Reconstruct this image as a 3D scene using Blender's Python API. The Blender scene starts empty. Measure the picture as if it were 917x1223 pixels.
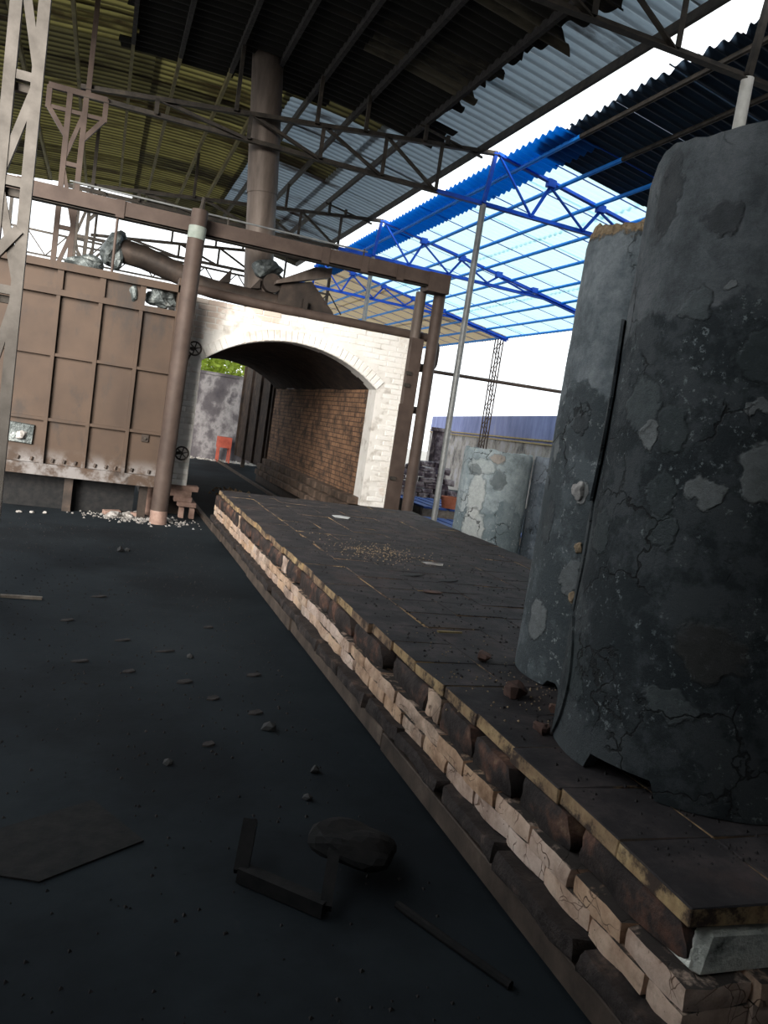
import bpy, bmesh, math, random
from mathutils import Vector, Matrix, noise

# ------------------------------------------------------------------ camera, sky, sun, exposure
scene = bpy.context.scene
COL = scene.collection
cam_data = bpy.data.cameras.new('camera')
cam = bpy.data.objects.new('camera', cam_data)
COL.objects.link(cam)
scene.camera = cam
cam_data.sensor_fit = 'VERTICAL'
cam_data.sensor_height = 36.0
cam_data.lens = 940.0 / 1223.0 * 36.0
cam_data.clip_end = 500
_right, _down, _fwd = Vector((.9310, -.3350, .1480)), Vector((.1030, -.1480, -.9840)), Vector((.3510, .9300, -.1030))
_fwd.normalize()
_right = (_right - _fwd * _right.dot(_fwd)).normalized()
_up = _right.cross(_fwd).normalized()
_m = Matrix((_right, _up, -_fwd)).transposed().to_4x4()
_m.translation = Vector((0, 0, 1.6))
cam.matrix_world = _m

world = bpy.data.worlds.new('sky')
scene.world = world
world.use_nodes = True
_bg = world.node_tree.nodes['Background']
_bg.inputs['Color'].default_value = (.93, .97, 1.0, 1)
_bg.inputs['Strength'].default_value = 1.75

sun_data = bpy.data.lights.new('hazy_sun', 'SUN')
sun = bpy.data.objects.new('hazy_sun', sun_data)
COL.objects.link(sun)
sun_data.energy = 10.0
sun_data.angle = math.radians(32)
sun_data.color = (1.0, .95, .87)
sun.location = (-16, -8, 9)
sun.rotation_euler = Vector((.54, 1, -.30)).to_track_quat('-Z', 'Y').to_euler()

vs = scene.view_settings
vs.view_transform = 'Standard'
vs.look = 'None'
vs.gamma = 1.0
vs.exposure = 0.2
vs.use_curve_mapping = False

rng = random.Random(11)
U = rng.uniform
PI = math.pi

# ------------------------------------------------------------------ materials
def ramp_node(nt, stops):
    r = nt.nodes.new('ShaderNodeValToRGB')
    e = r.color_ramp.elements
    while len(e) < len(stops):
        e.new(.5)
    for i, (p, c) in enumerate(stops):
        e[i].position = p
        e[i].color = (*c, 1)
    return r

class Mat:
    def __init__(self, name, rough=.85, metal=0.0, spec=.3):
        self.m = bpy.data.materials.new(name)
        self.m.use_nodes = True
        self.nt = self.m.node_tree
        self.b = self.nt.nodes['Principled BSDF']
        self.b.inputs['Roughness'].default_value = rough
        self.b.inputs['Metallic'].default_value = metal
        self.b.inputs['Specular IOR Level'].default_value = spec
        self.geo = self.nt.nodes.new('ShaderNodeNewGeometry')
        self.co = self.geo.outputs['Position']
    def n(self, t): return self.nt.nodes.new(t)
    def l(self, a, b): self.nt.links.new(a, b)
    def noise(self, scale, detail=6, rough=.6, stretch=None, dist=0.0, co=None):
        t = self.n('ShaderNodeTexNoise')
        t.inputs['Scale'].default_value = scale
        t.inputs['Detail'].default_value = detail
        t.inputs['Roughness'].default_value = rough
        t.inputs['Distortion'].default_value = dist
        co = co or self.co
        if stretch:
            v = self.n('ShaderNodeVectorMath'); v.operation = 'MULTIPLY'
            v.inputs[1].default_value = stretch
            self.l(co, v.inputs[0]); co = v.outputs[0]
        self.l(co, t.inputs['Vector'])
        return t.outputs['Fac']
    def ramp(self, fac, stops):
        r = ramp_node(self.nt, stops)
        self.l(fac, r.inputs['Fac'])
        return r.outputs['Color']
    def mix(self, fac, a, b, mode='MIX'):
        x = self.n('ShaderNodeMix'); x.data_type = 'RGBA'; x.blend_type = mode
        for sock, v in ((x.inputs['Factor'], fac), (x.inputs['A'], a), (x.inputs['B'], b)):
            if isinstance(v, (int, float)): sock.default_value = v
            elif isinstance(v, tuple): sock.default_value = (*v, 1)
            else: self.l(v, sock)
        return x.outputs['Result']
    def math(self, op, a, b=None, clamp=False):
        x = self.n('ShaderNodeMath'); x.operation = op; x.use_clamp = clamp
        for i, v in enumerate((a, b)):
            if v is None: continue
            if isinstance(v, (int, float)): x.inputs[i].default_value = v
            else: self.l(v, x.inputs[i])
        return x.outputs[0]
    def step(self, fac, lo, hi):
        x = self.n('ShaderNodeMapRange'); x.interpolation_type = 'SMOOTHSTEP'
        x.inputs['From Min'].default_value = lo; x.inputs['From Max'].default_value = hi
        self.l(fac, x.inputs['Value'])
        return x.outputs['Result']
    def rand(self):
        return self.n('ShaderNodeObjectInfo').outputs['Random']
    def color(self, c):
        if isinstance(c, tuple): self.b.inputs['Base Color'].default_value = (*c, 1)
        else: self.l(c, self.b.inputs['Base Color'])
        return self
    def bump(self, h, strength=.4, dist=.01):
        x = self.n('ShaderNodeBump')
        x.inputs['Strength'].default_value = strength
        x.inputs['Distance'].default_value = dist
        self.l(h, x.inputs['Height']); self.l(x.outputs['Normal'], self.b.inputs['Normal'])
        return self
    def normal_z(self):
        s = self.n('ShaderNodeSeparateXYZ'); self.l(self.geo.outputs['True Normal'], s.inputs[0])
        return s.outputs['Z']
    def xyz(self):
        s = self.n('ShaderNodeSeparateXYZ'); self.l(self.co, s.inputs[0])
        return s.outputs

def mottled(name, stops, scale=6, rough=.85, metal=0, bump=.3, dist=.008, bscale=None, stretch=None, vary=None, spec=.3):
    m = Mat(name, rough, metal, spec)
    c = m.ramp(m.noise(scale, stretch=stretch), stops)
    if vary:
        c = m.mix(m.math('MULTIPLY', m.rand(), 1.0), c, m.mix(1.0, c, vary, 'MULTIPLY'))
    m.color(c)
    if bump: m.bump(m.noise(bscale or scale * 4), bump, dist)
    return m.m

MT = {}
# floor: soot and coal dust over concrete
m = Mat('soot_floor', .9, 0, .12)
base = m.ramp(m.noise(.55, 8, .65), [(.3, (.012, .016, .020)), (.55, (.020, .026, .031)), (.75, (.029, .036, .041))])
dust = m.step(m.noise(2.3, 9, .7, (1, .6, 1)), .62, .78)
c = m.mix(dust, base, (.036, .040, .043))
specks = m.step(m.noise(42, 3, .5), .70, .76)
c = m.mix(m.math('MULTIPLY', specks, .5), c, (.008, .008, .009))
c = m.mix(m.math('MULTIPLY', m.step(m.noise(.42, 6, .65), .46, .60), .55), c, (.007, .008, .010))
m.color(c).bump(m.noise(14, 10, .7), .35, .012)
MT['floor'] = m.m
MT['ground'] = mottled('pale_yard_concrete', [(.3, (.22, .215, .20)), (.7, (.32, .31, .29))], 1.2)

# deck tile: soot on its top face, cream refractory on its edges
m = Mat('deck_tile', .85)
side = m.mix(m.rand(), m.ramp(m.noise(18, 5), [(.3, (.30, .19, .10)), (.6, (.52, .37, .19)), (.8, (.60, .46, .28))]),
             m.ramp(m.noise(22, 5), [(.3, (.12, .075, .055)), (.65, (.33, .22, .14))]))
side = m.mix(m.step(m.noise(7, 7, .7), .46, .60), side, (.065, .045, .036))
top = m.ramp(m.noise(5, 9, .7), [(.3, (.018, .017, .019)), (.5, (.038, .034, .036)), (.64, (.070, .058, .058)), (.85, (.14, .10, .08))])
top = m.mix(m.math('MULTIPLY', m.step(m.noise(1.3, 7, .65), .54, .68), .5), top, (.10, .066, .058))
scr = m.step(m.noise(30, 4, .6, (.25, 1, 1)), .72, .78)
top = m.mix(m.math('MULTIPLY', scr, .4), top, (.30, .26, .22))
up = m.step(m.normal_z(), .80, .95)
keep = m.step(m.noise(1.9, 3), .66, .70)
bev = m.math('MULTIPLY', m.step(m.normal_z(), .3, .6), m.math('SUBTRACT', 1.0, keep))
m.color(m.mix(m.math('MAXIMUM', up, bev), side, top)).bump(m.noise(60, 8, .7), .5, .006)
MT['tile'] = m.m

MT['darkbrick'] = mottled('sooty_firebrick', [(.34, (.018, .016, .016)), (.52, (.042, .034, .032)), (.62, (.11, .062, .046)), (.76, (.32, .22, .14))],
                          7, .8, bump=.7, dist=.02, bscale=16, vary=(1.5, 1.3, 1.2))
m = Mat('cracked_pale_firebrick', .9)
c = m.ramp(m.noise(6, 7, .65), [(.28, (.20, .13, .10)), (.44, (.50, .37, .30)), (.58, (.68, .54, .46)), (.8, (.76, .68, .61))])
c = m.mix(m.rand(), c, m.mix(1.0, c, (.95, .82, .64), 'MULTIPLY'))
v = m.n('ShaderNodeTexVoronoi'); v.feature = 'DISTANCE_TO_EDGE'; v.inputs['Scale'].default_value = 11
vv = m.n('ShaderNodeVectorMath'); vv.operation = 'ADD'
nz = m.n('ShaderNodeTexNoise'); nz.inputs['Scale'].default_value = 9; m.l(m.co, nz.inputs['Vector'])
sc_ = m.n('ShaderNodeVectorMath'); sc_.operation = 'SCALE'; sc_.inputs['Scale'].default_value = .12
m.l(nz.outputs['Color'], sc_.inputs[0]); m.l(m.co, vv.inputs[0]); m.l(sc_.outputs[0], vv.inputs[1]); m.l(vv.outputs[0], v.inputs['Vector'])
crack = m.math('MAXIMUM', m.step(v.outputs['Distance'], .004, .022), m.step(m.noise(5, 4), .56, .46))
c = m.mix(crack, (.22, .14, .10), c)
c = m.mix(m.math('MULTIPLY', m.step(m.noise(3.1, 8, .7), .50, .66), .65), c, (.15, .11, .085))
c = m.mix(m.math('MULTIPLY', m.step(m.normal_z(), .45, .8), m.step(m.noise(16, 5), .3, .5)), c, (.05, .042, .038))
spot = m.step(m.noise(55, 3), .68, .72)
c = m.mix(spot, c, (.07, .05, .04))
m.color(c).bump(m.math('ADD', crack, m.math('MULTIPLY', m.noise(40, 6), .5)), .6, .008)
MT['palebrick'] = m.m
MT['ledge'] = mottled('soot_caked_ledge', [(.3, (.016, .014, .014)), (.58, (.05, .04, .037)), (.72, (.15, .105, .085)), (.85, (.30, .24, .20))], 11, .9, bump=.8, dist=.02, bscale=30)
MT['chalk'] = mottled('white_fibre_block', [(.3, (.10, .11, .10)), (.38, (.50, .53, .48)), (.5, (.76, .78, .71)), (.8, (.86, .85, .78))], 11, .95, bump=.8, dist=.02, bscale=22)
MT['carsteel'] = mottled('scaled_car_steel', [(.3, (.055, .043, .036)), (.6, (.13, .098, .078)), (.82, (.26, .20, .16))], 7, .7, .2, .3, .005, vary=(.7, .7, .7))

# steel of door, beams and posts
m = Mat('brown_painted_steel', .62, .1)
c = m.ramp(m.noise(1.6, 8, .6), [(.3, (.048, .031, .022)), (.6, (.070, .045, .031)), (.8, (.056, .040, .031))])
st = m.step(m.noise(2.2, 8, .7, (1.2, 1, .6)), .50, .68)
c = m.mix(m.math('MULTIPLY', st, .8), c, (.033, .027, .024))
ash_ = m.math('MULTIPLY', m.step(m.xyz()['Z'], .80, .56), m.step(m.noise(5, 6, .65), .40, .62))
c = m.mix(m.math('MULTIPLY', ash_, .7), c, (.24, .23, .23))
m.color(c).bump(m.noise(30, 4), .1, .004)
MT['door'] = m.m
MT['brownsteel'] = mottled('faded_brown_steel', [(.3, (.050, .034, .028)), (.6, (.078, .055, .045)), (.85, (.105, .077, .065))], 4, .65, .15, .2, .004)
MT['duct'] = mottled('scorched_duct_steel', [(.3, (.018, .015, .014)), (.55, (.045, .034, .028)), (.8, (.10, .07, .055))], 4, .55, .3, .3, .005)
MT['chimney'] = mottled('weathered_flue_steel', [(.3, (.065, .050, .042)), (.55, (.11, .086, .072)), (.8, (.15, .125, .11))], 5, .6, .2, .2, .004, stretch=(2, 2, .4))
MT['darksteel'] = mottled('dark_truss_steel', [(.3, (.022, .020, .018)), (.6, (.055, .046, .038)), (.85, (.11, .085, .065))], 8, .6, .3, .2, .004)
MT['colsteel'] = mottled('grey_lattice_steel', [(.3, (.075, .066, .058)), (.6, (.125, .112, .10)), (.85, (.18, .165, .15))], 7, .6, .2, .2, .004)
MT['galv'] = mottled('galvanised_pipe', [(.3, (.16, .165, .17)), (.6, (.25, .26, .26)), (.85, (.33, .33, .33))], 9, .55, .4, .1, .002)
MT['whitepaint'] = mottled('white_painted_pipe', [(.3, (.5, .49, .45)), (.7, (.7, .69, .66))], 9, .5, 0, .1, .002)
MT['paleband'] = mottled('pale_green_band_paint', [(.3, (.16, .19, .165)), (.7, (.26, .29, .26))], 9, .6)
MT['foil'] = mottled('crumpled_insulation_foil', [(.3, (.03, .036, .036)), (.55, (.12, .135, .135)), (.75, (.36, .38, .37))], 9, .45, .4, .9, .05, bscale=8)
MT['greenpurlin'] = mottled('lit_olive_purlin', [(.3, (.10, .085, .04)), (.7, (.24, .21, .10))], 4, .7, 0, .2, .003)  # olive tint: light from the green sheets put into the purlin colour
MT['bluetruss'] = mottled('blue_painted_steel', [(.3, (.0, .045, .36)), (.7, (.01, .09, .55))], 6, .5, 0, .1, .002)
MT['bluepurlin'] = mottled('blue_lit_purlin', [(.3, (.0, .20, .75)), (.7, (.01, .28, .88))], 6, .5, 0, .1, .002)  # blue glow from the clear bays put into the purlin colour

# kiln
m = Mat('limewashed_brick', .92)
wash = m.ramp(m.noise(3, 8, .7), [(.28, (.62, .58, .52)), (.45, (.82, .79, .75)), (.7, (.90, .89, .87))])
bare = m.mix(m.rand(), (.58, .44, .36), (.66, .56, .48))
x = m.xyz()
band = m.math('MULTIPLY', m.step(x['Z'], 2.15, 2.45), m.step(x['X'], 2.9, 1.9))
expo = m.math('MULTIPLY', m.step(m.math('ADD', m.noise(2.2, 6, .6), m.math('MULTIPLY', band, .16)), .56, .70), .8)
c = m.mix(expo, wash, bare)
c = m.mix(m.math('MULTIPLY', m.step(m.noise(6, 9, .75), .60, .70), .5), c, (.20, .16, .13))
m.color(c).bump(m.noise(26, 8, .7), .5, .012)
MT['limebrick'] = m.m
MT['mortar'] = mottled('limewashed_mortar', [(.28, (.42, .38, .34)), (.45, (.74, .71, .67)), (.8, (.86, .84, .81))], 5, .95, bump=.5)
m = Mat('burnt_kiln_lining', .9)
bt = m.n('ShaderNodeTexBrick')
bt.inputs['Scale'].default_value = 1.0
bt.inputs['Brick Width'].default_value = .24; bt.inputs['Row Height'].default_value = .075; bt.inputs['Mortar Size'].default_value = .007
x = m.xyz(); cb = m.n('ShaderNodeCombineXYZ'); m.l(x['Y'], cb.inputs[0]); m.l(x['Z'], cb.inputs[1]); m.l(cb.outputs[0], bt.inputs['Vector'])
bt.inputs['Color1'].default_value = (.30, .165, .095, 1); bt.inputs['Color2'].default_value = (.21, .12, .072, 1); bt.inputs['Mortar'].default_value = (.07, .045, .035, 1)
c = m.mix(m.step(m.noise(3.5, 8, .7), .42, .66), bt.outputs['Color'], (.055, .038, .03))
c = m.mix(m.step(m.noise(13, 6, .7, (1, 1, .6)), .64, .70), c, (.42, .31, .22))
m.color(c).bump(m.math('ADD', bt.outputs['Fac'], m.noise(24, 8, .7)), .8, .015)
MT['lining'] = m.m
MT['vault'] = mottled('charred_vault', [(.3, (.016, .013, .012)), (.6, (.05, .034, .026)), (.85, (.12, .085, .06))], 5, .9, bump=.9, dist=.04, bscale=9)
MT['kilnledge'] = mottled('burnt_ledge_brick', [(.3, (.035, .026, .021)), (.55, (.10, .068, .05)), (.7, (.16, .11, .085)), (.85, (.36, .29, .25))], 5, .9, bump=.6)
MT['plinth'] = mottled('pinkish_plinth_brick', [(.3, (.16, .10, .08)), (.6, (.32, .21, .17)), (.85, (.45, .34, .29))], 8, .9, bump=.4)

# roof sheets
def sheet_mat(name, base, rust, rust_lo, trans, tcol, rough=.6, metal=0.0, flute_shade=.0):
    m = Mat(name, rough, metal)
    r = m.step(m.noise(.9, 9, .7, (.35, 1.6, 1)), rust_lo, rust_lo + .16)
    fine = m.noise(7, 6, .7, (.4, 2, 1))
    c = m.ramp(fine, [(.3, tuple(.7 * q for q in base)), (.7, base)])
    c = m.mix(r, c, rust)
    cr = m.math('SINE', m.math('MULTIPLY', m.xyz()['Y'], 2 * PI / .18))
    shade_mask = m.math('MULTIPLY', m.step(cr, .1, -.75), flute_shade)  # dark stripes: shading of the corrugations painted into the sheet colour
    c = m.mix(shade_mask, c, tuple(.3 * q for q in rust))
    m.color(c)
    if trans > 0:
        t = m.n('ShaderNodeBsdfTranslucent')
        m.l(m.mix(shade_mask, m.mix(r, tcol, tuple(.22 * a for a in rust)), tuple(.15 * a for a in tcol)), t.inputs['Color'])
        mx = m.n('ShaderNodeMixShader')
        mx.inputs[0].default_value = trans
        out = m.nt.nodes['Material Output']
        m.l(m.b.outputs[0], mx.inputs[1]); m.l(t.outputs[0], mx.inputs[2]); m.l(mx.outputs[0], out.inputs['Surface'])
    return m.m
MT['greensheet'] = sheet_mat('yellow_green_fibreglass_sheet', (.30, .28, .13), (.095, .062, .034), .47, .15, (.34, .30, .10), flute_shade=.85)
MT['greendark'] = sheet_mat('stained_green_sheet', (.20, .19, .10), (.065, .046, .030), .44, .07, (.26, .23, .09), flute_shade=.85)
MT['rustsheet'] = sheet_mat('rust_streaked_zinc_sheet', (.46, .50, .52), (.10, .075, .065), .52, .17, (.34, .44, .52), .5, 0, flute_shade=.45)
MT['sootsheet'] = sheet_mat('soot_black_sheet', (.022, .021, .019), (.034, .028, .022), .55, .0, (0, 0, 0), .85)
MT['sootgold'] = sheet_mat('soot_stained_sheet', (.12, .105, .075), (.02, .018, .016), .40, .0, (0, 0, 0), .8)
MT['navysheet'] = sheet_mat('navy_steel_sheet', (.05, .085, .14), (.03, .03, .035), .60, .0, (0, 0, 0), .5, .2, flute_shade=.5)
MT['clearsheet'] = sheet_mat('clear_blue_tinted_sheet', (.55, .82, .92), (.5, .75, .8), .62, .70, (.68, .90, .91))
MT['bluesheet'] = sheet_mat('blue_translucent_sheet', (.02, .2, .75), (.02, .16, .6), .62, .5, (.0, .10, .42))
MT['beigesheet'] = sheet_mat('beige_translucent_sheet', (.55, .46, .32), (.36, .28, .18), .55, .30, (.62, .50, .32))

# others
MT['backwall'] = mottled('soot_streaked_render', [(.3, (.035, .032, .038)), (.5, (.075, .068, .074)), (.60, (.20, .19, .195)), (.68, (.06, .054, .06))], 1.6, .9, bump=.4, stretch=(1, 1, .8))
m = Mat('blue_banded_boundary_render', .9)
x = m.xyz()
low = m.ramp(m.noise(1.4, 8, .7), [(.35, (.06, .055, .06)), (.5, (.26, .24, .22)), (.7, (.36, .36, .40))])
blu = m.ramp(m.noise(1.0, 8, .7, (1, 1, .4)), [(.35, (.10, .12, .24)), (.6, (.20, .23, .42)), (.8, (.38, .34, .28))])
m.color(m.mix(m.step(x['Z'], 1.86, 1.87), low, blu)).bump(m.noise(12, 6), .3, .01)
MT['bluewall'] = m.m
MT['ochre'] = mottled('ochre_ledge_paint', [(.3, (.18, .13, .06)), (.7, (.34, .26, .12))], 6, .8)
MT['bluepallet'] = mottled('blue_plastic', [(.3, (.015, .04, .16)), (.7, (.035, .085, .30))], 5, .6)
MT['woodgrey'] = mottled('grey_timber', [(.3, (.11, .095, .08)), (.7, (.24, .21, .18))], 5, .85, stretch=(3, .5, 3))
MT['clay'] = mottled('terracotta', [(.3, (.32, .10, .05)), (.7, (.45, .16, .09))], 9, .8)
MT['redpaint'] = mottled('red_painted_tin', [(.3, (.25, .05, .03)), (.7, (.4, .09, .06))], 6, .7)
MT['rubble'] = mottled('violet_grey_rubble', [(.35, (.07, .05, .065)), (.5, (.22, .17, .18)), (.62, (.55, .48, .46))], 6, .9, vary=(.5, .45, .5))
MT['ash'] = mottled('pale_ash_lump', [(.3, (.13, .11, .10)), (.6, (.46, .44, .42)), (.8, (.62, .6, .58))], 14, .95, bump=.6)
MT['soot'] = mottled('black_soot_crumb', [(.3, (.012, .012, .013)), (.7, (.045, .04, .04))], 20, .9)
MT['coal'] = mottled('coal_black_scrap', [(.3, (.006, .007, .008)), (.7, (.018, .017, .017))], 16, .9)
MT['flake'] = mottled('dark_scale_flake', [(.3, (.02, .022, .024)), (.7, (.055, .055, .056))], 12, .8)
MT['paper'] = mottled('pale_paper_scrap', [(.3, (.5, .5, .5)), (.7, (.68, .68, .68))], 10, .9)
MT['redchunk'] = mottled('dusty_red_brick', [(.3, (.06, .04, .035)), (.6, (.13, .075, .06)), (.8, (.26, .18, .11))], 14, .9, bump=.6)
MT['bark'] = mottled('tree_bark', [(.3, (.05, .04, .03)), (.7, (.12, .1, .07))], 9, .9)
m = Mat('green_leaf', .6)
m.color(m.ramp(m.noise(2.5, 4), [(.3, (.09, .15, .02)), (.7, (.30, .38, .06))]))
t = m.n('ShaderNodeBsdfTranslucent'); t.inputs['Color'].default_value = (.45, .55, .08, 1)
mx = m.n('ShaderNodeMixShader'); mx.inputs[0].default_value = .45
m.l(m.b.outputs[0], mx.inputs[1]); m.l(t.outputs[0], mx.inputs[2]); m.l(mx.outputs[0], m.nt.nodes['Material Output'].inputs['Surface'])
MT['leaf'] = m.m

# tube saggar: mottled grey refractory with round patches of its own
def tube_mat(name, base_lo, base_hi, dark, speck, zdark, spots, blotch=.52, chip=None):
    m = Mat(name, .7, 0, .35)
    c = m.ramp(m.noise(6, 12, .78), [(.38, tuple(.7 * q for q in base_lo)), (.47, base_lo), (.62, base_hi)])
    x = m.xyz()
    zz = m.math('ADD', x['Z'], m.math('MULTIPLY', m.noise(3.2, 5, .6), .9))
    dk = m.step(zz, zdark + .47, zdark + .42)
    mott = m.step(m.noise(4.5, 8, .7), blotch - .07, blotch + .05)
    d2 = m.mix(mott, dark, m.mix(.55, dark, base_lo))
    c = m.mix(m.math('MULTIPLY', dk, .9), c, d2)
    sp = m.math('MULTIPLY', m.step(m.noise(38, 7, .75), .575, .63), m.step(m.noise(5, 6), .42, .58))
    c = m.mix(m.math('MULTIPLY', sp, dk), c, speck)
    co = m.n('ShaderNodeVectorMath'); co.operation = 'ADD'
    nz = m.n('ShaderNodeTexNoise'); nz.inputs['Scale'].default_value = 16; nz.inputs['Detail'].default_value = 6
    m.l(m.co, nz.inputs['Vector'])
    s1 = m.n('ShaderNodeVectorMath'); s1.operation = 'MULTIPLY_ADD'
    s1.inputs[1].default_value = (.11, .11, .11); s1.inputs[2].default_value = (-.055, -.055, -.055)
    m.l(nz.outputs['Color'], s1.inputs[0]); m.l(m.co, co.inputs[0]); m.l(s1.outputs[0], co.inputs[1])
    grain = m.noise(30, 6, .7)
    hgt = m.math('ADD', m.math('MULTIPLY', m.noise(80, 8, .8), .6), m.math('MULTIPLY', m.noise(14, 6, .7), .5))
    for (px, py, pz, r, el, col) in spots:
        d = m.n('ShaderNodeVectorMath'); d.operation = 'SUBTRACT'; d.inputs[1].default_value = (px, py, pz)
        m.l(co.outputs[0], d.inputs[0])
        e = m.n('ShaderNodeVectorMath'); e.operation = 'MULTIPLY'; e.inputs[1].default_value = (1, 1, 1 / el)
        m.l(d.outputs[0], e.inputs[0])
        ln = m.n('ShaderNodeVectorMath'); ln.operation = 'LENGTH'; m.l(e.outputs[0], ln.inputs[0])
        mask = m.step(ln.outputs['Value'], r * 1.04, r * .80)
        colv = m.ramp(grain, [(.35, tuple(.7 * q for q in col)), (.65, col)])
        c = m.mix(m.math('MULTIPLY', mask, .70), c, colv)
        rim = m.math('MULTIPLY', m.step(ln.outputs['Value'], r * 1.09, r * 1.0), m.step(ln.outputs['Value'], r * .9, r * .98))
        c = m.mix(m.math('MULTIPLY', rim, .3), c, (.02, .024, .025))
        hgt = m.math('ADD', hgt, m.math('MULTIPLY', mask, .5))
    v = m.n('ShaderNodeTexVoronoi'); v.feature = 'DISTANCE_TO_EDGE'; v.inputs['Scale'].default_value = 4.2
    m.l(co.outputs[0], v.inputs['Vector'])
    ck = m.math('MULTIPLY', m.step(v.outputs['Distance'], .022, .008), m.step(m.noise(2.1, 3), .52, .60))
    c = m.mix(m.math('MULTIPLY', ck, .85), c, (.012, .014, .015))
    hgt = m.math('SUBTRACT', hgt, ck)
    if chip:
        cz = m.math('ADD', x['Z'], m.math('MULTIPLY', m.noise(9, 6, .7), .16))
        ch = m.step(cz, chip + .075, chip + .09)
        c = m.mix(ch, c, m.ramp(grain, [(.3, (.10, .07, .045)), (.5, (.36, .25, .14)), (.7, (.46, .36, .24))]))
        hgt = m.math('SUBTRACT', hgt, m.math('MULTIPLY', ch, 1.5))
    m.color(c).bump(hgt, .9, .018)
    return m.m
G1, G2, G3 = (.13, .155, .16), (.072, .092, .096), (.32, .345, .345)
MT['tube1'] = tube_mat('grey_tube_refractory_a', (.105, .120, .128), (.180, .196, .205), (.014, .023, .028), (.24, .28, .285), 2.02, [
    (1.687, 1.85, 1.557, .058, 1, G3), (1.601, 2.097, 1.795, .085, 1.1, G1), (1.748, 1.782, 1.972, .075, 1.1, G2), (1.627, 1.965, 1.731, .065, 1.3, G2),
    (1.628, 1.963, 1.541, .045, 1.6, G2), (1.626, 1.966, 2.10, .06, .8, G1), (1.668, 1.88, 2.172, .022, 1.3, G3), (1.745, 1.785, 1.814, .025, 1.3, G3),
    (1.604, 2.06, 1.71, .04, 1.1, G3), (1.79, 1.75, 1.64, .06, 1.7, G3), (1.635, 1.943, 1.42, .05, 1.3, G2), (1.609, 2.209, 1.363, .06, 1.5, G2),
    (1.608, 2.207, .902, .075, 1.6, G2), (1.752, 1.778, 1.092, .10, .9, (.075, .072, .066)), (1.70, 1.834, .90, .09, .6, G1), (1.636, 1.941, 2.354, .06, 1, (.05, .055, .06)), (1.602, 2.17, 2.46, .07, 1.9, (.05, .055, .058))])
MT['tube2'] = tube_mat('grey_tube_refractory_b', (.19, .22, .235), (.33, .36, .375), (.055, .07, .077), (.36, .39, .39), 1.92, [
    (1.91, 2.963, .867, .075, 1.3, (.30, .32, .32)), (1.914, 3.017, 1.30, .05, 2.0, (.09, .10, .105)), (1.928, 2.838, 1.452, .045, 1.2, (.5, .5, .48)),
    (1.938, 2.808, 1.096, .05, 1.9, (.26, .28, .28)), (1.92, 3.052, 1.62, .035, 1.6, (.30, .32, .32)), (1.911, 2.9, 1.75, .05, 1, (.07, .08, .085))], chip=2.545)
MT['tube3'] = tube_mat('pale_tube_refractory', (.24, .29, .31), (.36, .41, .43), (.13, .17, .19), (.5, .52, .52), .9, [
    (4.16, 8.14, 1.0, .12, 2.4, (.50, .52, .51)), (4.17, 8.13, .62, .16, 1.5, (.48, .50, .49)), (4.16, 8.14, 1.35, .20, .45, (.42, .46, .46)), (4.12, 8.2, 1.3, .09, .8, (.11, .13, .14)), (4.35, 8.0, 1.22, .09, 1.4, (.10, .12, .13)),
    (4.3, 8.0, 1.46, .10, .6, (.32, .25, .20)), (4.1, 8.3, .9, .07, 1.8, (.42, .46, .47))])
MT['tube4'] = tube_mat('blue_grey_tube_refractory', (.18, .21, .25), (.26, .30, .34), (.06, .08, .10), (.4, .42, .43), 1.25, [])
MT['tan'] = mottled('broken_tan_refractory', [(.3, (.14, .11, .08)), (.6, (.38, .28, .17)), (.85, (.5, .40, .28))], 20, .9, bump=.8)

# ------------------------------------------------------------------ mesh helpers
def tag(o, label=None, cat=None, group=None, kind=None):
    if label: o['label'] = label
    if cat: o['category'] = cat
    if group: o['group'] = group
    if kind: o['kind'] = kind
    return o

def origin_of(o):
    v = Vector((0, 0, 0))
    while o is not None:
        v += o.location; o = o.parent
    return v

def empty(name, loc, label=None, cat=None, group=None, kind=None):
    o = bpy.data.objects.new(name, None)
    COL.objects.link(o); o.location = loc; o.empty_display_size = .1
    return tag(o, label, cat, group, kind or ('thing' if cat else None))

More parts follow.
